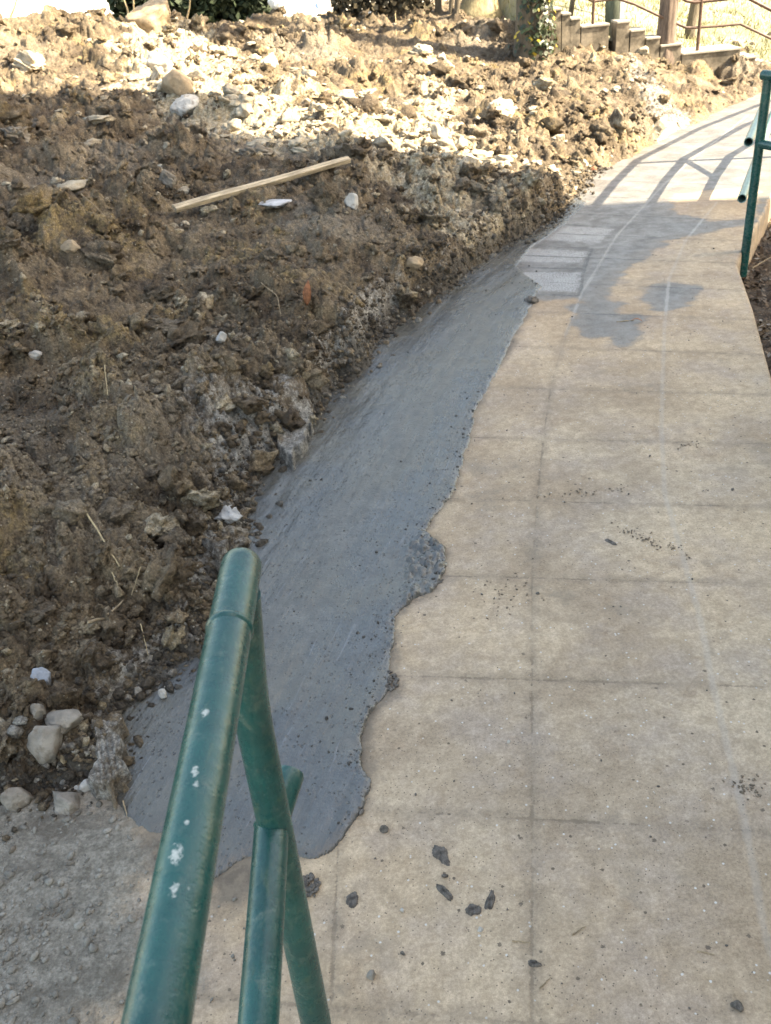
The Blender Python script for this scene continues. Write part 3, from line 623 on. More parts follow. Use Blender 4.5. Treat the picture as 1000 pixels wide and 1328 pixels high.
clod_layer(7500, .017, -.42, .062, 3, 720, 'soil_clods', 'loose brown clods lying over the dug bank', 7, .75)
pa = lambda x, y, e: 0.05 + 0.95 * sst((y - 5.1) / .8) * sst((sdf(x, y, PALEA) + .35) / .6) * sst((fbm(x, y, .5, 3, 401) + .22) / .3)
P2, e2, r2 = bank_points(7000, 4.6, 12, -30, 24, pa)
sz = np.clip(0.017 * (1 - RNG.uniform(0, 1, len(P2)) * 0.985) ** -0.46, 0, .075)
scatter('pale_clay_lumps', P2, sz, M_PALECLOD, range(740, 752), flat=(.35, .8), cuts=12, rough=.5, sub=3, label='pale clay lumps strewn over the sunlit bank')
# grey grit along the mortar and on the dusty corner
def edge_pts(n, lo, hi, y0=1.0, y1=6.5):
    s = RNG.uniform(0, 1, n * 6); seg = np.linalg.norm(np.diff(BANK_EDGE, axis=0), axis=1); p, cs = along(BANK_EDGE, s * seg.sum())
    p = p + RNG.normal(0, 0.5 * (hi - lo), p.shape) * 0.7; x, y = p[:, 0], p[:, 1]; e = bank_macro(x, y)[1]
    m = (e > lo) & (e < hi) & (y > y0) & (y < y1) & (x > -2); return x[m][:n], y[m][:n], e[m][:n]
x, y, e = edge_pts(11000, -0.11, 0.10); m_ = (e > 0) | (RNG.uniform(0, 1, len(e)) < np.exp(e / .03)); x, y, e = x[m_], y[m_], e[m_]; z = np.maximum(surf(x, y), 0.004)
scatter('edge_crumbs', np.stack([x, y, z], -1), np.clip(0.0035 * (1 - RNG.uniform(0, .97, len(x))) ** -0.55, 0, .022), M_SOIL, range(740, 746), sub=1, attrs={'cell': RNG.uniform(0, .6, len(x)), 'pale': RNG.uniform(0, .2, len(x)), 'grey': RNG.uniform(0, 0.7, len(x)), 'moist': RNG.uniform(0.2, 1, len(x))}, label='dark crumbs fallen along the foot of the bank')
x = RNG.uniform(-1.6, -0.25, 12000); y = RNG.uniform(0.5, 1.5, 12000); dd = sdf(x, y, DUST); m = (dd + 0.25 * fbm(x, y, .25, 3, 5) > RNG.uniform(-.02, .4, 12000)) | ((dd > -.12) & (RNG.uniform(0, 1, 12000) < .05)); x, y = x[m], y[m]
scatter('grey_grit', np.stack([x, y, np.full(len(x), 0.001)], -1), np.clip(0.0022 * (1 - RNG.uniform(0, .985, len(x))) ** -0.5, 0, .011), stone_material('grit', (0.23, 0.215, 0.19), .35), range(750, 756), sub=1, label='grey grit scattered over the dusty concrete')
scatter('mortar_grit', GR - np.array([0, 0, .0005]), np.clip(.0014 * (1 - RNG.uniform(0, .98, len(GR))) ** -.42, 0, .007), M_GRITD, range(757, 760), sub=1, flat=(.3, .7), label='dark grit stuck to the fresh mortar strip')
# crumbs on the path
x = RNG.uniform(-0.3, 2.2, 2600); y = RNG.uniform(0.6, 5, 2600); ds = -sdf(x, y, STRIP); xe = np.interp(y, RE[:, 1], RE[:, 0])
m = (ds > 0.0) & (x < xe - .02) & (RNG.uniform(0, 1, 2600) < 0.14 + 0.8 * np.exp(-ds / .05)); x, y = x[m], y[m]
scatter('path_crumbs', np.stack([x, y, np.full(len(x), .001)], -1), np.clip(0.0014 * (1 - RNG.uniform(0, .97, len(x))) ** -0.45, 0, .007), M_DARKMORT, range(760, 765), sub=1, label='tiny dark crumbs scattered over the concrete path')
# trodden mud marks on the path
def blot(cx, cy, n, spread, seed, name, label):
    rg = np.random.default_rng(seed); c = G(cx, cy); p = np.stack([rg.normal(0, 1, n), rg.normal(0, 1, n)], -1) @ np.array(spread); x = c[0] + p[:, 0]; y = c[1] + p[:, 1]
    scatter(name, np.stack([x, y, np.full(n, .0008)], -1), rg.uniform(.0012, .005, n), M_TRACE, range(766, 770), sub=1, flat=(.2, .45), label=label)
blot(848, 702, 70, [[.045, -.055], [.012, .01]], 5, 'mud_crumbs', 'slanting row of trodden mud crumbs on the path')
blot(740, 640, 40, [[.12, .0], [.0, .012]], 6, 'mud_crumbs', 'thin line of mud crumbs along a path joint')
blot(975, 1020, 40, [[.02, .0], [.0, .02]], 7, 'mud_crumbs', 'small patch of mud crumbs at the right of the path')
blot(895, 577, 18, [[.02, .0], [.0, .012]], 8, 'mud_crumbs', 'curved trace of mud crumbs by a pale joint')
blot(655, 770, 50, [[.04, .0], [.0, .06]], 9, 'mud_crumbs', 'mud crumbs spread left of the dark long joint')

def stone(name, px, py, w, h, mat, label, cat, seed, sub=4, cuts=11, rough=0.13, flat=0.6, sink=0.3, on=None, group=None, rz=None, deep=0.8):
    p = hit(px, py) if on is None else G(px, py, on)
    if on is not None: p = np.array([p[0], p[1], on])
    if mat in (M_BROWN, M_PALECLOD, M_CLODG): rough = max(rough, .4); sub = 5; sink = max(sink, .42)
    dist = np.linalg.norm(p - O3); rx = 0.5 * w * dist / FPX; rz_ = 0.5 * h * dist / FPX
    V, Fc = rock_shape(sub, seed, cuts, rough); 
    V = V / np.abs(V).max(0)
    dims = np.array([rx, rx * deep, min(rz_ * 1.15, rx * 1.2) * (flat / .6)])
    V = V * dims
    a = rz if rz is not None else (seed * 0.7) % 0.8 - 0.4; c, s_ = math.cos(a), math.sin(a)
    V = np.stack([V[:, 0] * c - V[:, 1] * s_, V[:, 0] * s_ + V[:, 1] * c, V[:, 2]], -1)
    o = mesh_np(name, V, Fc, mat); o.location = (p[0], p[1], p[2] + dims[2] * (1 - 2 * sink) * .8)
    return tag(o, label, cat, group)
stone('stone', 62, 972, 50, 58, M_GREYST, 'large blunt grey stone, lowest of the stones at the lower left', 'stone', 11, flat=.7)
stone('stone', 87, 940, 46, 38, M_GREYST, 'flat angular pale grey stone, tapering to its right, above the large blunt one', 'stone', 12, flat=.4, cuts=12)
stone('stone', 51, 928, 23, 44, M_GREYST, 'upright oval pale stone at the left of the angular flat one', 'stone', 13, flat=.9, rz=1.2)
stone('stone', 58, 886, 26, 26, stone_material('blue_grey_stone', (0.34, 0.37, 0.42), .1), 'small bluish grey rounded stone above the pale stones', 'stone', 14)
stone('stone', 88, 1045, 42, 28, M_GREYST, 'rough dark grey rock on the dusty concrete at the lower left', 'rock', 15, rough=.15)
stone('stone', 24, 1040, 36, 34, M_GREYST, 'rough grey rock near the left edge on the dusty ground', 'rock', 16, rough=.15)
stone('stone_chip', 115, 1025, 20, 18, M_WHITE, 'small bright white chip above the rough dark grey rock', 'stone chip', 17)
stone('stone_chip', 212, 901, 12, 12, M_WHITE, 'tiny pale chip lying on the mortar strip by the handrail', 'stone chip', 18, on=0.015)
stone('stone_chip', 180, 903, 12, 14, M_GREYST, 'tiny grey chip at the soil edge left of the handrail', 'stone chip', 19)
stone('stone_chip', 48, 465, 18, 13, M_WHITE, 'small white rounded stone on the dark bank at the left', 'stone', 20)
stone('stone_chip', 288, 444, 16, 22, M_WHITE, 'white chip in the middle of the shaded bank', 'stone chip', 21)
stone('stone_chip', 92, 325, 26, 16, M_TANST, 'small tan stone beside a big brown boulder', 'stone', 22)
stone('stone_chip', 458, 270, 22, 22, M_WHITE, 'bright white block beside the brown boulder under the wooden lath', 'stone', 23, cuts=12, rough=.02)
stone('stone', 425, 270, 44, 44, M_BROWN, 'brown boulder under the right half of the wooden lath', 'boulder', 24, flat=.8)
stone('stone', 336, 203, 50, 28, M_CLODG, 'flat grey slab of rock above the wooden lath', 'rock', 25, cuts=12, flat=.5)
stone('stone', 222, 240, 28, 26, M_CLODG, 'grey lump above the left end of the wooden lath', 'rock', 26)
stone('stone', 133, 338, 58, 34, M_BROWN, 'broad brown boulder at the left of the shaded bank', 'boulder', 27, flat=.7, rough=.12)
stone('stone', 350, 335, 46, 34, M_BROWN, 'brown boulder in the bank below the wooden lath', 'boulder', 28, rough=.12)
stone('stone', 213, 428, 56, 34, M_BROWN, 'flattened brown slab of clay in the shaded bank', 'clod', 29, flat=.4, cuts=12)
stone('stone', 232, 118, 40, 34, M_TANST, 'smooth sunlit tan orange boulder on the upper bank', 'boulder', 30, flat=.7, rough=.14, cuts=9, sink=.45)
stone('stone', 207, 92, 36, 30, M_WHITE, 'white crumbly lump above the smooth tan boulder', 'rock', 31, rough=.16)
stone('stone', 245, 148, 40, 24, M_WHITE, 'white flat lump below the smooth tan boulder', 'rock', 32, rough=.12)
stone('stone', 650, 150, 50, 34, M_PALECLOD, 'large pale clay slab on the right half of the sunlit bank', 'clod', 33, cuts=12, flat=.5)
stone('stone', 480, 130, 40, 22, M_PALECLOD, 'pale flat clay lump in the middle of the sunlit bank', 'clod', 34, cuts=12, flat=.5)
stone('stone', 545, 68, 34, 26, M_PALECLOD, 'pale tilted slab high on the sunlit bank', 'clod', 35, cuts=12, flat=.4)
stone('stone', 350, 88, 22, 20, M_WHITE, 'small white stone at the top middle of the bank', 'stone', 36)
stone('stone', 38, 90, 42, 26, M_PALECLOD, 'pale clay hump at the sunlit left of the bank', 'clod', 37, flat=.7)
stone('stone', 20, 180, 46, 30, M_CLODG, 'grey lump in the shade at the far left edge', 'clod', 38)
stone('stone', 355, 265, 50, 12, stone_material('white_dusted', (.42, .42, .43), .25), 'white dusted flat clod below the wooden lath', 'clod', 39, flat=.4)
stone('stone', 298, 672, 42, 26, stone_material('mortar_spill', (.42, .42, .42), .25), 'whitish spilled mortar lump on the soil edge', 'mortar lump', 40, rough=.22, flat=.45, sink=.4)
stone('stone', 200, 34, 62, 34, M_TANST, 'biggest rounded boulder on the crest of the bank', 'boulder', 41, flat=.8, rough=.12, sink=.45)
stone('stone', 100, 1070 - 45, 8, 8, M_WHITE, 'very small white chip left of the bright white chip', 'stone chip', 43)
stone('brick_fragment', 770, 222, 8, 12, simple('brick_red', (.30, .12, .07), .8), 'small reddish brick piece standing at the foot of the sunlit bank', 'brick piece', 44, sub=3)
stone('stone', 535, 350, 30, 20, M_TANST, 'tan stone in the smooth face of the bank above the mortar', 'stone', 45)
# mortar lumps at the strip's edge
for i, (px, py, w, h, lab) in enumerate([(553, 742, 46, 42, 'crumbly mortar lump bulging onto the path halfway along the strip'), (505, 884, 26, 26, 'round crumbly mortar lump at the strip edge beside the handrail tip'),
        (403, 1150, 22, 30, 'small mortar lump beside the foot of the near railing post'), (458, 1052, 26, 14, 'dark mortar lip at the lower corner of the strip'), (688, 392, 22, 12, 'dark mortar crumbs where the strip narrows')][:4]):
    n = int(w * h / 14); rg = np.random.default_rng(50 + i); a = rg.uniform(0, 6.28, n); q = rg.uniform(0.55, 1.08, n) if i == 0 else np.sqrt(rg.uniform(0, 1, n)); VV = []; FF = []; off = 0
    c0 = G(px, py)
    for k in range(n):
        p = G(px + .5 * w * q[k] * math.cos(a[k]), py + .5 * h * q[k] * math.sin(a[k]), 0.0); sc = rg.uniform(.0025, .0065) * (1.3 if py < 500 else 1)
        Vr, Fr = rock_shape(2, 800 + k % 6, 4, .15); Vr = Vr * sc * np.array([1, 1, .8]) + p - c0 + np.array([0, 0, .002 + .004 * (1 - q[k])]); VV.append(Vr); FF.append(Fr + off); off += len(Vr)
    o = mesh_np('mortar_lump', np.vstack(VV), np.vstack(FF), M_DARKMORT); o.location = c0; tag(o, lab, 'mortar lump')
stone('mortar_lump', 690, 392, 20, 10, M_DARKMORT, 'dark mortar crumb where the strip narrows by the wet tiles', 'mortar lump', 46, on=0, rough=.3)
# drops
def splat(px, py, w, h, rot, label, seed, name='mud_splat', mat=M_DARKMORT, th=0.0018):
    rg = np.random.default_rng(seed); c = G(px, py); d = np.linalg.norm(c - O3); rx = .42 * w * d / FPX; ry = .42 * h * d / FPX / .72
    n = 48; rings = 7; V = []; ph = rg.uniform(0, 6.28, 5); am = rg.uniform(.05, .22, 5) / np.array([.9, 1.2, 1.8, 2.6, 3.5])
    for k in range(rings):
        q = k / (rings - 1)
        for j in range(n):
            t = 2 * math.pi * j / n; rr_ = 1 + sum(am[m_] * math.sin((m_ + 2) * t + ph[m_]) for m_ in range(5)) * .8
            rr_ *= 1 + .10 * rg.uniform(-1, 1); x = q * rr_ * rx * math.cos(t); y = q * rr_ * ry * math.sin(t); V.append((x * math.cos(rot) - y * math.sin(rot), x * math.sin(rot) + y * math.cos(rot), th * (1 - q ** 3) * (1 + .5 * math.sin(7 * x / rx + 5 * y / ry) + .4 * rg.uniform(-1, 1)) + .0012 - .003 * (q > .99)))
    Fc = np.array([(k * n + j, k * n + (j + 1) % n, (k + 1) * n + (j + 1) % n, (k + 1) * n + j) for k in range(rings - 1) for j in range(n)])
    o = mesh_np(name, V, Fc, mat); o.location = (c[0], c[1], 0.001); return tag(o, label, 'mud splat')
splat(572, 1108, 20, 26, .3, 'rounded dark mud splat, uppermost of the four on the near path', 1)
splat(577, 1157, 10, 28, .6, 'narrow slanting dark mud splat below the rounded one', 2)
splat(614, 1180, 22, 14, -.4, 'wide dark mud splat touching the rightmost one', 3)
splat(636, 1168, 13, 22, -.3, 'upright dark mud splat, rightmost of the four', 4)
splat(457, 1167, 20, 17, 0, 'bluish grey mortar drop on the path beside the near post', 5, 'mortar_drop')
splat(693, 1250, 18, 7, -.2, 'thin dark smear of mud at the bottom of the path', 6)
splat(792, 703, 7, 14, .5, 'small dark comma-shaped mud mark left of the crumb row', 7)
stone('pebble', 498, 1077, 12, 12, M_DARKMORT, 'round dark pebble on the path near the strip corner', 'pebble', 61, on=0, sub=3)
stone('pebble', 955, 1307, 14, 14, M_DARKMORT, 'round dark pebble at the bottom right of the path', 'pebble', 62, on=0, sub=3)
stone('pebble', 522, 1181, 6, 6, M_WHITE, 'tiny white pebble left of the wide mud splat', 'pebble', 63, on=0, sub=3)
stone('pebble', 623, 1206, 8, 8, M_WHITE, 'tiny pale pebble just under the wide mud splat', 'pebble', 64, on=0, sub=3)
stone('pebble', 482, 1267, 12, 12, M_GREYST, 'small bluish grey pebble near the bottom between post and splats', 'pebble', 65, on=0, sub=3)
stone('pebble', 660, 963, 5, 5, M_WHITE, 'tiny white pebble left of the long dark joint', 'pebble', 66, on=0, sub=3)

def smear(pxs, label, seed, rot, g_=.75):
    poly = G2(pxs, .07); lo = poly.min(0) - .02; hi = poly.max(0) + .02; n = 110; X, Y = np.meshgrid(np.linspace(lo[0], hi[0], n), np.linspace(lo[1], hi[1], n)); x, y = X.ravel(), Y.ravel()
    d = sdf(x, y, poly) + .03 * fbm(x, y, .07, 4, seed, .6); zs = bank_macro(x, y)[0]; u = x * math.cos(rot) + y * math.sin(rot); zz = np.maximum(zs, .0) + .052 + .035 * fbm(x, y, .3, 2, seed)
    zz = zz + .0035 * np.abs(np.sin(u * 260 + 4 * fbm(x, y, .08, 2, seed + 1))) * (1 + fbm(x, y, .1, 2, 3)); zz = zz - .12 * sst(-d / .015 + .2)
    V2, f2, at = compact(np.stack([x, y, zz], -1), grid_faces(n, n, (d > -.02).reshape(X.shape)), {'cell': .5 + 0 * d, 'pale': 0 * d, 'grey': g_ + .6 * fbm(x, y, .08, 3, seed + 5)})
    c = V2.mean(0); o = mesh_np('mortar_smear', V2 - c, f2, M_SOIL, attrs=at); o.location = c; tag(o, label, 'mortar smear')
smear([(352, 520), (372, 500), (388, 488), (402, 520), (396, 560), (378, 590), (358, 572)], 'ridged grey trowel smear on the bank edge above the middle of the strip', 71, .9)
smear([(118, 935), (150, 925), (160, 985), (140, 1020), (112, 1000)], 'ridged grey trowel smear beside the pale stones at the lower left', 72, .2, .5)

# ------------------------------------------------------------------ lath, sticks, leaves
pa_, pb_ = hit(228, 273), hit(450, 207)
pa_ = F(226, 270, pa_[1] - .10) + np.array([0, 0, .0]); pb_ = F(452, 206, pb_[1] - .16)
dirv = Vector(pb_ - pa_); L = dirv.length
mb = MB(); n = 24; xs = np.linspace(0, 1, n)
prof = [(-.024, -.012), (.024, -.012), (.024, .004), (.008, .013), (-.024, .012)]
for i, q in enumerate(xs):
    for (a, b) in prof:
        w = 1.0 if q < .63 else (.86 if a > 0 else 1.0)
        mb.V.append((q * L, a * w, b + .002 * math.sin(q * 9)))
k = len(prof)
for i in range(n - 1):
    for j in range(k): mb.F.append((i * k + j, i * k + (j + 1) % k, (i + 1) * k + (j + 1) % k, (i + 1) * k + j))
mb.F.append(tuple(range(k))[::-1]); mb.F.append(tuple(range((n - 1) * k, n * k)))
lath = mb.build('wooden_lath', M_WOOD, bevel=.0015); lath.location = pa_
zx = dirv.normalized(); side = Vector((0, 0, 1)).cross(zx).normalized(); upv = zx.cross(side)
lath.rotation_euler = (Matrix((zx, side, upv)).transposed() @ Matrix.Rotation(R(22), 3, 'X')).to_euler()
tag(lath, 'long pale sawn wooden lath lying across the shaded bank', 'lath')

def stick(px, name, label, cat, rad=.002, mat=M_TWIG, lift=None, seed=0, on=None, taper=.5):
    pts = []; lift = (.030 if on is None else .004) if lift is None else lift
    for (x, y) in px:
        p = hit(x, y) if on is None else G(x, y, on)
        pts.append(p + np.array([0, 0, lift]))
    pts = np.array(pts); t = np.linspace(0, 1, len(pts)); tt = np.linspace(0, 1, 10)
    if on is None:   # a straight stick rests on the high spots of the soil
        zl = np.polyfit(t, pts[:, 2], 1); pts[:, 2] = np.polyval(zl, t) + np.maximum(0, (pts[:, 2] - np.polyval(zl, t)).max() * .6)
    P = np.stack([np.interp(tt, t, pts[:, i]) for i in range(3)], -1); rg = np.random.default_rng(seed); P[1:-1] += rg.normal(0, rad * .4, P[1:-1].shape)
    c = P[0].copy(); m = MB().tube(P - c, np.linspace(rad, rad * taper, 10), 8); o = m.build(name, mat, smooth=True); o.location = c
    return tag(o, label, cat)
stick([(110, 672), (135, 708), (160, 752)], 'straw_stalk', 'long split dry stalk on the shaded bank left of the handrail tip', 'stalk', .0028, M_STRAW, seed=1)
stick([(140, 490), (143, 524)], 'straw_stalk', 'short upright pale stalk in the left of the bank', 'stalk', .0018, M_STRAW, seed=2)
stick([(150, 758), (162, 785)], 'straw_stalk', 'short dry stalk just below the long split one', 'stalk', .0016, M_STRAW, seed=3)
stick([(186, 748), (174, 784)], 'straw_stalk', 'thin leaning dry stalk right of the short one', 'stalk', .0014, M_STRAW, seed=4)
stick([(120, 825), (140, 812), (165, 797)], 'broken_stick', 'stout broken grey stick on the soil above the pale stones', 'stick', .0042, M_TWIG, seed=5)
stick([(186, 822), (196, 862)], 'straw_stalk', 'curved thin dry stalk near the strip edge left of the handrail', 'stalk', .0014, M_STRAW, seed=6)
stick([(160, 1040), (167, 1064)], 'broken_stick', 'forked little twig at the lower corner of the mortar strip', 'twig', .0016, M_TWIG, seed=7, on=.004)
stick([(340, 375), (362, 400), (366, 420)], 'root', 'thin dark root sticking out of the bank by the brown leaf', 'root', .002, M_TWIG, seed=8)
stick([(108, 262), (135, 290), (150, 310)], 'root', 'thin root lying on the shaded bank at upper left', 'root', .003, M_TWIG, seed=9)
stick([(513, 20), (515, 60)], 'straw_stalk', 'pale upright stalk high on the crest of the bank', 'stalk', .004, M_STRAW, seed=10)
for i, (pts, lab) in enumerate([([(700, 1283), (714, 1268)], 'short dark twig near the bottom of the path'), ([(742, 1213), (760, 1202)], 'slim twig on the path right of the long dark joint'), ([(904, 1234), (926, 1239)], 'curved twig on the path at the lower right'),
        ([(664, 1221), (688, 1223)], 'pale thin twig left of the long dark joint'), ([(800, 418), (822, 416)], 'short black twig by the dry leaf on the wet path')]):
    stick(pts, 'twig', lab, 'twig', .0014 if i < 4 else .003, M_TWIG, .002, 20 + i, on=0)

def leaf(px, py, size, label, seed, on=None, mat=M_LEAF, tilt=.5, rz=0.0, name='dead_leaf'):
    p = hit(px, py) if on is None else G(px, py, on)
    V = []; n = 9
    for i in range(n):
        q = i / (n - 1); w = math.sin(math.pi * q ** .8) * .17
        for s_ in (-1, 0, 1): V.append((s_ * w * size, (q - .5) * size, (.22 * abs(s_) * w + .18 * math.sin(q * 3)) * size))
    Fc = np.array([(i * 3 + j, i * 3 + j + 1, i * 3 + j + 4, i * 3 + j + 3) for i in range(n - 1) for j in range(2)])
    o = mesh_np(name, V, Fc, mat); o.location = p + np.array([0, 0, size * (.85 if on is None else .12)]); o.rotation_euler = (tilt, 0.1, rz)
    sd_ = o.modifiers.new('t', 'SOLIDIFY'); sd_.thickness = .0006
    return tag(o, label, 'leaf')
leaf(403, 408, .10, 'curled reddish brown dry leaf standing in the shaded bank', 1, tilt=1.1, rz=-.15)
leaf(826, 418, .05, 'curled brown dry leaf on the path by the wet finger stain', 2, on=.002, tilt=.1, rz=1.3)

# leaf litter right of the path
def litter(name, n, fn, size, mat, label, up=.5):
    V = np.zeros((n, 4, 3)); p = fn(n); a = RNG.uniform(0, 6.28, n); s_ = RNG.uniform(.5, 1, n) * size; t1 = RNG.normal(0, up, n); t2 = RNG.normal(0, up, n)
    for k, (u, v) in enumerate([(-.5, 0), (0, -.28), (.5, 0), (0, .28)]):
        V[:, k, 0] = p[:, 0] + s_ * (u * np.cos(a) - v * np.sin(a)); V[:, k, 1] = p[:, 1] + s_ * (u * np.sin(a) + v * np.cos(a)); V[:, k, 2] = p[:, 2] + s_ * (u * t1 + v * t2) + s_ * .15
    Fc = np.arange(n * 4).reshape(n, 4); o = mesh_np(name, V.reshape(-1, 3), Fc, mat, smooth=False); o['kind'] = 'stuff'; o['label'] = label; return o
def right_fn(n):
    y = RNG.uniform(2, 9, n); xe = np.interp(y, RE[:, 1], RE[:, 0]); x = xe + .02 + RNG.uniform(0, 1, n) ** 1.3 * 1.8; return np.stack([x, y, -0.16 + 0.05 * fbm(x, y, 0.5, 4, 131) + .015 - .02 * (x - xe)], -1)
litter('leaf_litter', 5000, right_fn, .045, simple('litter_leaf', (0.10, 0.065, 0.042), .7, .5, 9), 'brown leaf litter below the right edge of the path')
litter('pale_litter', 900, right_fn, .04, simple('litter_pale', (0.24, 0.22, 0.20), .7, .4, 9), 'pale grey dead leaves below the right edge of the path')
stick([(975, 352), (1000, 338)], 'twig', 'grey twig in the leaf litter behind the right post', 'twig', .004, M_TWIG, .02, 40, on=-.12)

# ------------------------------------------------------------------ near railing (left foreground)
M_PAINT2 = paint_material()
PR = .021
e_end = G(314, 729, .962); e_far = G(203, 1328, .957)
dv = (e_far - e_end); dv /= np.linalg.norm(dv)
def on_rail(px, py):
    """nearest point of the handrail's camera side for a mark seen at px,py"""
    r = ray(px, py); r = r / np.linalg.norm(r); w = O3 - e_end; b = r @ dv; d = r @ w; e = dv @ w; s_ = (e - b * d) / (1 - b * b); q = e_end + dv * s_
    n_ = O3 - q; n_ -= dv * (n_ @ dv); n_ /= np.linalg.norm(n_); t = (b * e - d) / (1 - b * b); off = O3 + r * t - q
    return q + n_ * math.sqrt(max(0, PR ** 2 - (off @ off) * .95)) + off
SP = [(*on_rail(225, 1130), .0045), (*on_rail(222, 1176), .0032), (*on_rail(248, 1022), .003), (*on_rail(262, 945), .0026), (*on_rail(238, 1090), .0016), (*on_rail(250, 1040), .002), (*on_rail(240, 1175), .001)]
rail1 = empty('handrail', (0, 0, 0), 'near green pipe handrail with white paint spots, standing at the lower left', 'handrail')
M_PAINT = paint_material(SP)
pth = [e_end + dv * s_ for s_ in np.concatenate([[0, .004, .012], np.linspace(.03, 2.6, 60)])]
rad = np.array([PR * .90, PR * .98, PR] + [PR] * 60)
MB().tube(pth, rad, 64, dome=.0035).build('top_rail', M_PAINT, rail1, smooth=True, angle=50)
wp = e_end + dv * .108
MB().tube([wp - dv * .004, wp - dv * .002, wp, wp + dv * .002, wp + dv * .004], [PR + .0001, PR + .0012, PR + .0017, PR + .0012, PR + .0001], 64).build('weld_ring', M_PAINT2, rail1, smooth=True)
p_a = G(311, 850, .85); p_b = G(410, 1328, .23); pv = (p_b - p_a) / np.linalg.norm(p_b - p_a)
p_top = p_a - pv * ((.945 - .85) / -pv[2]) ; p_bot = p_a + pv * ((.85 + .05) / -pv[2])
_k = [p_bot, p_bot + (p_a - p_bot) * .7, p_bot + (p_a - p_bot) * .93, e_end + dv * .040 - np.array([0, 0, .012])]
_t = [0, .66, .90, 1.0]; _q = np.linspace(0, 1, 40); _P = np.stack([np.interp(_q, _t, [p[i] for p in _k]) for i in range(3)], -1)
for _ in range(3): _P[1:-1] = (_P[:-2] + _P[1:-1] * 2 + _P[2:]) / 4
MB().tube(list(_P[::-1]), PR, 48).build('post', M_PAINT2, rail1, smooth=True, angle=50)
m_j = G(352, 1078, .60); m_f = G(335, 1328, .585); mv = (m_f - m_j) / np.linalg.norm(m_f - m_j)
off = np.array([0, -.012, 0])
MB().tube([m_j - mv * .006 + mv * s_ for s_ in np.linspace(0, 2.0, 40)], PR, 48).build('middle_rail', M_PAINT2, rail1, smooth=True, angle=50)
MB().tube([m_j - mv * .010, m_j - mv * .0075, m_j - mv * .005], [PR * .95, PR * 1.06, PR * .99], 48).build('weld_ring', M_PAINT2, rail1, smooth=True)
s_e = G(377, 1001, .615); s_s = m_j + np.array([.004, .02, 0.0]); sv = (s_e - s_s) / np.linalg.norm(s_e - s_s)
MB().tube([s_s, s_s + (s_e - s_s) * .5, s_e - sv * .004, s_e], [.0185, .0185, .0185, .0170], 40, dome=.001).build('rail_stub', M_PAINT2, rail1, smooth=True, angle=50)
back = e_end + dv * 2.3; MB().tube([back, back - np.array([0, 0, 1.05])], PR, 32).build('post', M_PAINT2, rail1, smooth=True)

# ------------------------------------------------------------------ right railing
rail2 = empty('handrail', (1.93, 4.48, -.12), 'dark green railing post with top and middle rails at the right path edge', 'handrail')
q0 = np.array([1.935, 4.48, .80]); q1 = np.array([1.935, 4.48, .51])
MB().tube([(1.935, 4.48, -.13), (1.935, 4.48, .3), (1.935, 4.48, .79)], .0215, 32).build('post', M_PAINT2, rail2, smooth=True, angle=50)
rd = np.array([-.26, -1.9, 0.0]); rd /= np.linalg.norm(rd)
bend = np.array([.05, -.10, 0])
MB().tube([q0 + np.array([-.012, .03, .004]), q0 + np.array([0, .0, .004]), q0 + np.array([.03, -.07, .004]), q0 + np.array([.05, -.16, .004]), q0 + np.array([.05, -.3, .004]), q0 + rd * 2.2 + np.array([.06, 0, .02])], .0225, 32).build('top_rail', M_PAINT2, rail2, smooth=True, angle=50)
MB().tube([q1, q1 + np.array([.035, -.09, -.0]), q1 + np.array([.05, -.22, -.0]), q1 + rd * 2.2 + np.array([.06, 0, .0])], .020, 32).build('middle_rail', M_PAINT2, rail2, smooth=True, angle=50)
MB().tube([q0 + rd * 2.2 + np.array([.06, 0, .02]), q0 + rd * 2.2 + np.array([.06, 0, -.9])], .0215, 24).build('post', M_PAINT2, rail2, smooth=True)

def hollow(path, r, t=.004, n=32):
    path = np.asarray(path, float); m = MB(); V, Fc = tube_geo(path, r, n, cap0=False); m.add(V, Fc)
    d = path[1] - path[0]; d /= np.linalg.norm(d)
    V2, F2 = tube_geo([path[0], path[0] + d * .15], r - t, n, cap0=False, cap1=False); o = len(m.V); m.add(V2, [f[::-1] for f in F2])
    m.F += [(k, o + k, o + (k + 1) % n, (k + 1) % n) for k in range(n)]
    m2 = MB().tube([path[0] + d * .14, path[0] + d * .145], r - t, n)  # near-black disc stands in for the shade inside the open pipe
    return m, m2
rail3 = empty('handrail', (2.9, 6.3, -.1), 'pale green railing with two open-ended pipes beyond the right post', 'handrail')
def rp(y, z, dx=0.0):
    return np.array([np.interp(y, [4.48, 5.9, 6.44, 7.3, 8.6], [1.88, 2.58, 2.88, 3.62, 5.0]) + dx, y, z])
M_PAINT3 = simple('pale_green_paint', (0.16, 0.27, 0.25), .3, .15, 30, .0006)
for z, y0, nm in ((.52, 4.49, 'upper_pipe'), (.25, 4.52, 'lower_pipe')):
    pts = [rp(y, z) for y in (y0, 5.2, 5.9, 6.44, 7.3, 8.6)]
    a, b = hollow(pts, .0215)
    o = a.build(nm, M_PAINT3, rail3, smooth=True, angle=50); o2 = b.build('bore_shade_disc', M_HOLE, o, smooth=False); 
MB().tube([rp(y, .84, .04) for y in (5.3, 5.9, 6.44, 7.3, 8.6)], .0215, 24).build('top_rail', M_PAINT3, rail3, smooth=True)
for y in (6.35, 8.3):
    MB().tube([rp(y, -.2, .05), rp(y, .84, .05)], .0215, 24).build('post', M_PAINT3, rail3, smooth=True)
MB().tube([rp(5.9, .25, .0), rp(6.35, .52, .03)], .018, 20).build('brace', M_PAINT3, rail3, smooth=True)

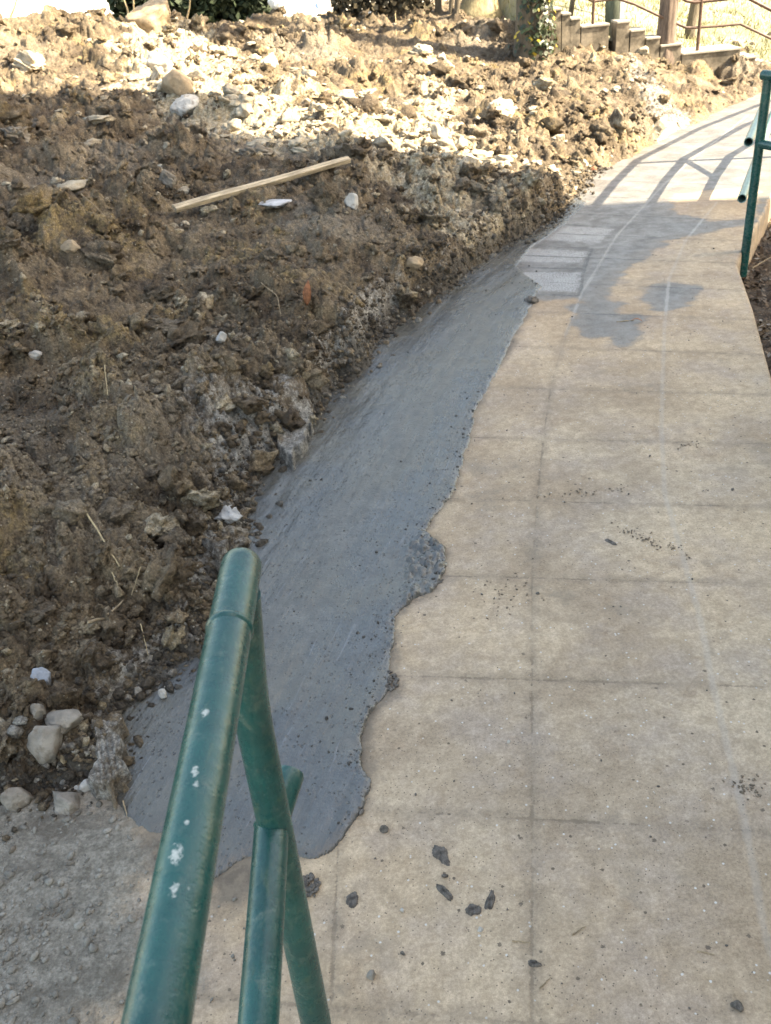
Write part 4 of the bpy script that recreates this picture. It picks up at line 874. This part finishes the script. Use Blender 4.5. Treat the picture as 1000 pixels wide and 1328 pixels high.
# ------------------------------------------------------------------ steps, rails and slope beyond
YS = 9.25
def W(px, py, Y=YS):
    p = F(px, py, Y); return p[0], p[2]
steps = empty('concrete_steps', (2.5, YS, .3), 'weathered concrete steps with stepped side wall going down to the right', 'steps')
def flight(prof, name, depth=.5, y0=YS, down=1.2, par=steps):
    """prof: list of (px0, px1, py) tops; builds one solid stepped wall with pale treads"""
    mb = MB(); tr = []
    for i, (x0, x1, py) in enumerate(prof):
        a, z0 = W(x0, py, y0); b, z1 = W(x1, py, y0); z = (z0 + z1) / 2
        mb.box(((a + b) / 2, y0 + depth / 2, z - down / 2), (b - a - .0005, depth, down))
        tr.append(((a + b) / 2, z, b - a))
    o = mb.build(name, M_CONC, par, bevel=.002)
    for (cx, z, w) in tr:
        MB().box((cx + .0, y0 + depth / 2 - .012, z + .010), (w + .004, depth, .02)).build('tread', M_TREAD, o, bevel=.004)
    return o
flight([(690, 711, 5), (712, 728, 14), (729, 740, 20), (740, 753, 26), (754, 790, 35)], 'upper_flight', .18)
flight([(800, 817, 30), (818, 837, 41), (838, 856, 51), (857, 884, 60)], 'middle_flight', .22)
flight([(885, 960, 68)], 'landing', .34)
flight([(961, 980, 76), (981, 1001, 85), (1002, 1022, 97), (1023, 1060, 110)], 'lower_flight', .34)

# slope of dry grass behind the steps
gx = np.linspace(1.66, 14, 260); gy = np.linspace(YS + .12, 24, 240); X, Y = np.meshgrid(gx, gy); xf, yf = X.ravel(), Y.ravel()
wt = np.interp(xf, [1.66, W(690, 0)[0] + .1, W(712, 14)[0], W(754, 33)[0], W(884, 62)[0], W(960, 70)[0], W(1001, 88)[0], 7, 14], [.35, .80, W(712, 14)[1], W(754, 36)[1], W(884, 62)[1], W(960, 72)[1], W(1001, 90)[1], -.1, -.6]) - .03
def grass_z(x, y):
    wt = np.interp(x, [1.66, W(690, 0)[0] + .1, W(712, 14)[0], W(754, 33)[0], W(884, 62)[0], W(960, 70)[0], W(1001, 88)[0], 7, 14], [.35, .80, W(712, 14)[1], W(754, 36)[1], W(884, 62)[1], W(960, 72)[1], W(1001, 90)[1], -.1, -.6]) - .03
    return wt + .10 * (y - YS) * sst((y - YS) / 1.0 + .2) + 0.12 * fbm(x, y, 1.4, 3, 501) * sst((y - YS) / 1.5) + .03 * fbm(x, y, .25, 3, 502) - .02
o = mesh_np('grass_slope', np.stack([xf, yf, grass_z(xf, yf)], -1), grid_faces(240, 260), M_GRASS); o['kind'] = 'structure'
n = 26000; x = RNG.uniform(1.4, 9, n); y = YS + .35 + RNG.uniform(0, 1, n) ** 1.4 * 9; z = grass_z(x, y)
V = np.zeros((n, 3, 3)); a = RNG.uniform(0, 6.28, n); h = RNG.uniform(.02, .075, n); w = .007; ln = RNG.normal(0, .03, (n, 2))
V[:, 0] = np.stack([x - w * np.cos(a), y - w * np.sin(a), z - .01], -1); V[:, 1] = np.stack([x + w * np.cos(a), y + w * np.sin(a), z - .01], -1); V[:, 2] = np.stack([x + ln[:, 0], y + ln[:, 1], z + h], -1)
g = mesh_np('grass', V.reshape(-1, 3), np.arange(n * 3).reshape(n, 3), simple('grass_blades', (.30, .29, .16), .8, .35, 3), smooth=False); g['kind'] = 'stuff'; g['label'] = 'short dry yellowish grass on the slope behind the steps'

# handrail of the steps
sr = empty('stair_railing', (3.3, YS, .3), 'thin brown pipe railing running along the concrete steps', 'railing')
def pipe(pts, r, name, Y=YS + .05, par=sr, mat=M_RUST): 
    return MB().tube([F(p[0], p[1], p[2] if len(p) > 2 else Y) for p in pts], r, 16).build(name, mat, par, smooth=True, angle=50)
pipe([(912, -30), (910, 2), (903, 80)], .016, 'post')
pipe([(771, -30), (770, 2), (768, 50)], .014, 'post')
pipe([(752, -6), (770, 2), (800, -2), (822, 5), (858, 22), (890, 36), (900, 36), (930, 34), (960, 31), (1000, 50), (1040, 70)], .012, 'lower_rail')
pipe([(860, -20), (890, 1), (900, 3), (940, -1), (965, -5), (1000, 13), (1040, 36)], .015, 'top_rail', YS + .05)

# sheet fence top right
fe = empty('sheet_fence', (7.3, 15.5, .5), 'grey ribbed sheet metal fence at the top right', 'fence')
mb = MB(); a = F(930, -12, 14.8); b = F(1060, 55, 14.8); zb = .15; ribs = 46
for i in range(ribs + 1):
    q = i / ribs; x = a[0] + (b[0] - a[0]) * q * 1.6; yy = 14.8 + (.03 if i % 2 else 0)
    g0 = F(940 + 0 * q, -4, 14.8)
    zt = 2.2; mb.V += [(x, yy, grass_z(np.array([x]), np.array([14.8]))[0] - .1 + .0), (x, yy, zt)]
for i in range(ribs): mb.F.append((2 * i, 2 * i + 2, 2 * i + 3, 2 * i + 1))
o = mb.build('ribbed_sheet', M_METALF, fe); sd_ = o.modifiers.new('t', 'SOLIDIFY'); sd_.thickness = .004
for q in (0, .35, .7, 1.0):
    x = a[0] + (b[0] - a[0]) * q * 1.6; MB().box((x, 14.74, 1.2), (.06, .06, 2.4)).build('fence_post', M_METALF, fe, bevel=.005)

# ------------------------------------------------------------------ trees and poles
def limb_path(p0, d, L, n, bend, rg):
    P = [np.array(p0, float)]; d = np.array(d, float); d /= np.linalg.norm(d)
    for i in range(n):
        d = d + rg.normal(0, bend, 3) + np.array([0, 0, .03]); d /= np.linalg.norm(d); P.append(P[-1] + d * L / n)
    return np.array(P)
def tree(name, base, lean, r0, hgt, mat, label, seed, flare=1.6, nb=7, cat='tree', group=None, rbr=.4):
    rg = np.random.default_rng(seed); base = np.array(base, float); t = empty(name, base, label, cat, group)
    n = 60; hs = np.concatenate([[-.25], np.linspace(0, 1, n) ** 1.15 * hgt]); P = np.array([base + np.array([lean[0] * h, lean[1] * h, h]) + np.array([.03 * math.sin(h * 1.3 + seed), .03 * math.cos(h + seed), 0]) * min(1, max(h, 0)) for h in hs])
    rad = np.array([r0 * (1 + (flare - 1) * math.exp(-max(h, 0) / (r0 * 1.5))) * (1 - .55 * max(h, 0) / hgt) for h in hs])
    MB().tube(P, rad, 40, jitter=.06, seed=seed).build('trunk', mat, t, smooth=True, angle=0)
    cr = MB()
    for k in range(nb):
        i = int(rg.uniform(.45, .98) * n); d = np.array([rg.normal(), rg.normal(), rg.uniform(.2, 1.0)]); Lb = rg.uniform(.8, 1.9) * hgt / 5
        Q = limb_path(P[i], d, Lb, 10, .18, rg); cr.tube(Q, np.linspace(rad[i] * rbr, .006, 11), 8)
        for j in range(7):
            ii = rg.integers(3, 10); Q2 = limb_path(Q[ii], d + rg.normal(0, .8, 3), Lb * .5, 6, .25, rg); cr.tube(Q2, np.linspace(.010, .002, 7), 5)
    cr.build('crown', mat, t, smooth=True, angle=0)
    return t, P, rad
def base_at(px, py):
    p = hit(px, py); return (p[0], p[1], p[2] - .02)
t1, PT, RT = tree('tree', base_at(690, 64), (.0, .0), .14, 5.5, M_BARK, 'thick ivy covered tree trunk on top of the bank', 3, 1.25)
# ivy on its visible trunk
n = 420; V = []; Fc = []; rg = np.random.default_rng(4)
for mat, nn, nm, sel in ((M_IVY, 1300, 'ivy', 0), (M_IVYY, 110, 'yellow_leaves', 1)):
    V = []; Fc = []
    for k in range(nn):
        h = rg.uniform(0, 1.6); i = np.argmin(abs(PT[:, 2] - PT[1, 2] - h)); a = rg.normal(-.9, .8) if not sel else rg.normal(-1.2, 1.2); r = RT[i] + rg.uniform(-.01, .07)
        c = PT[i] + np.array([math.cos(a) * r, math.sin(a) * r, rg.uniform(-.05, .05)]); s_ = rg.uniform(.016, .034)
        u = np.array([-math.sin(a), math.cos(a), rg.normal(0, .4)]); u /= np.linalg.norm(u); v = np.array([rg.normal(0, .4) + .5 * math.cos(a), rg.normal(0, .4) + .5 * math.sin(a), -1]); v /= np.linalg.norm(v)
        o_ = len(V); V += [c - v * s_ * .6, c + u * s_ * .8, c + v * s_, c - u * s_ * .8]; Fc.append((o_, o_ + 1, o_ + 2, o_ + 3))
    mesh_np(nm, V, Fc, mat, t1, smooth=False)
b2 = base_at(862, 74); tree('tree', b2, (.035, .0), .085, 5.2, M_BARKRED, 'straight reddish tree trunk in front of the steps', 5, 1.35)
tree('tree', (F(896, 34, 10.2)[0], 10.2, F(896, 34, 10.2)[2] - .05), (.12, .02), .05, 3.6, M_BARK, 'slim leaning tree trunk behind the step railing', 6, 1.1, nb=4)
tree('sapling', base_at(737, 42), (.10, .0), .025, 3.2, M_BARK, 'thin leaning dark sapling between ivy tree and pole', 7, 1.1, nb=4, cat='sapling')
tree('tree', base_at(622, 18), (.05, .0), .13, 5.5, M_BARKPALE, 'broad pale trunk with spreading foot left of the ivy tree', 8, 1.9)
tree('tree', base_at(592, 16), (.12, .0), .028, 4.0, M_BARK, 'thin grey stem at the left foot of the broad pale trunk', 9, 1.1, nb=4)
tree('tree', base_at(584, 16), (.15, .0), .02, 3.6, M_BARK, 'thinner grey stem, left of its twin beside the broad trunk', 10, 1.1, nb=3)
tree('tree', base_at(569, 16), (.0, .0), .035, 4.4, M_BARK, 'straight dark stem alone against the pale ground', 12, 1.1, nb=4)
b = base_at(793, 62)
pl = empty('utility_pole', b, 'weathered green pole with its sunlit edge as a white strip in front of the steps', 'pole')
MB().tube([(b[0], b[1], b[2] - .3), (b[0], b[1], b[2] + 1.5), (b[0] - .01, b[1], b[2] + 4.2)], [.075, .072, .066], 32).build('pole', M_POLE, pl, smooth=True)
MB().box((b[0] + .065, b[1] - .055, b[2] + 1.9), (.035, .012, 4.0)).build('sunlit_edge_strip', M_WHITEP, pl, bevel=.003)  # white strip puts the sun on the pole's right edge into colour
b = base_at(640, 13); st = MB().tube([(b[0], b[1], b[2] - .1), (b[0], b[1], b[2] + .5), (b[0], b[1], b[2] + 1.1)], .013, 12).build('stake', simple('green_stake', (.07, .16, .11), .6), smooth=True); tag(st, 'thin green stake between broad trunk and ivy tree', 'stake')
for i, (x0, y0, x1, y1, lab) in enumerate([(166, 12, 160, -3, 'bare left twig of the pair growing on the crest'), (170, 12, 173, -3, 'bare right twig of the pair growing on the crest'), (241, 12, 247, -3, 'single bare twig on the crest right of the big boulder'), (12, 14, 22, -2, 'thin bare twig at the far left of the crest')]):
    p = hit(x0, y0 + 4); q = F(x1, y1, p[1]); P = np.array([p, (p + q) / 2 + np.array([.008, 0, 0]), q, q + (q - p) * .8]); o = MB().tube(P - p, [.010, .008, .006, .003], 8).build('bare_twig', M_STRAW, smooth=True); o.location = p; tag(o, lab, 'twig')
p = hit(412, 10); o = mesh_np('plastic_scrap', *[q if i else q * np.array([.06, .03, .07]) for i, q in enumerate(rock_shape(3, 90, 6, .1))], M_BLUE); o.location = p + np.array([0, 0, .05]); tag(o, 'blue plastic scrap on the crest of the bank', 'scrap')
p = hit(357, 10); o = mesh_np('paper_scrap', *[q if i else q * np.array([.07, .04, .07]) for i, q in enumerate(rock_shape(3, 92, 9, .1))], M_WHITEP); o.location = p + np.array([0, 0, .04]); tag(o, 'white crumpled scrap on the crest of the bank', 'scrap')
# dark hedge beyond the crest
def leafmass(x0, x1, y, zb, zt, n, mat, name, label, size=.07, dep=1.0):
    he = empty(name, ((x0 + x1) / 2, y, zb), label, 'hedge'); c = MB()
    x = RNG.uniform(x0, x1, n); yy = y + RNG.uniform(-dep / 2, dep / 2, n); top = zt + .3 * fbm(x, yy, .8, 3, 601); z = zb + RNG.uniform(0, 1, n) ** .8 * (top - zb)
    V = np.zeros((n, 4, 3)); cen = np.stack([x, yy, z], -1); u = RNG.normal(0, 1, (n, 3)); u /= np.linalg.norm(u, axis=1)[:, None]; v = np.cross(u, RNG.normal(0, 1, (n, 3))); v /= np.linalg.norm(v, axis=1)[:, None]
    s_ = RNG.uniform(.5, 1, n)[:, None] * size
    for k, (a, b_) in enumerate([(-.6, 0), (0, -.4), (.6, 0), (0, .4)]): V[:, k] = cen + s_ * (a * u + b_ * v)
    mesh_np('foliage', V.reshape(-1, 3), np.arange(n * 4).reshape(n, 4), mat, he, smooth=False)
    for k in range(int((x1 - x0) / .5)):
        xx = x0 + .25 + k * .5; MB().tube([(xx, y, zb - .1), (xx + .05, y, (zb + zt) / 2), (xx, y + .1, zt)], [.03, .02, .008], 8).build('stem', M_BARK, he, smooth=True)
    return he
leafmass(F(145, 0, 13)[0], F(350, 0, 13)[0], 13.2, .5, 1.9, 16000, M_HEDGE, 'hedge', 'dark evergreen hedge behind the crest at the top left', .12)
leafmass(F(430, 0, 11)[0], F(560, 0, 11)[0], 11.2, .7, 1.5, 7000, simple('brown_brush', (.09, .075, .05), .9, .4, 8), 'brushwood', 'tangled brown brushwood on the crest left of the trunks', .07)

# ------------------------------------------------------------------ unseen building added right of the frame to shade the near half
hs = empty('shade_building', (8, -2, 0), 'unseen building added to the right, beyond the frame, to shade the near ground', 'shade_building')
HX, HY, HH, OV = 4.6, 3.75, 10.3, 0.95  # deep roof overhang added to shift the shade edge on the bank
MB().box((HX + 2.5, HY - 8, HH / 2 - .5), (5, 16, HH + 1)).build('wall', M_WALLP, hs, bevel=.02)
rf = MB(); rf.V = [(HX - .25, HY + OV, HH + .02), (HX + 5.25, HY + OV, HH + .02), (HX + 5.25, HY - 16.3, HH + .02), (HX - .25, HY - 16.3, HH + .02), (HX + 2.5, HY + OV, HH + 2.2), (HX + 2.5, HY - 16.3, HH + 2.2)]
rf.F = [(3, 2, 1, 0), (0, 1, 4), (1, 2, 5, 4), (2, 3, 5), (3, 0, 4, 5)]; rf.build('roof', M_ROOF, hs)
for fl in (1.6, 4.4, 7.2):
    for yy in (2.2, -.8, -3.8, -6.8, -9.8):
        w = MB().box((HX - .01, yy, fl + .1), (.08, 1.3, 1.4)).build('window', M_WHITEP, hs, bevel=.01)
        MB().box((HX - .052, yy, fl + .1), (.01, 1.12, 1.22)).build('pane', M_GLASS, w)
        MB().box((HX - .08, yy, fl - .66), (.22, 1.4, .06)).build('sill', M_TREAD, w, bevel=.008)
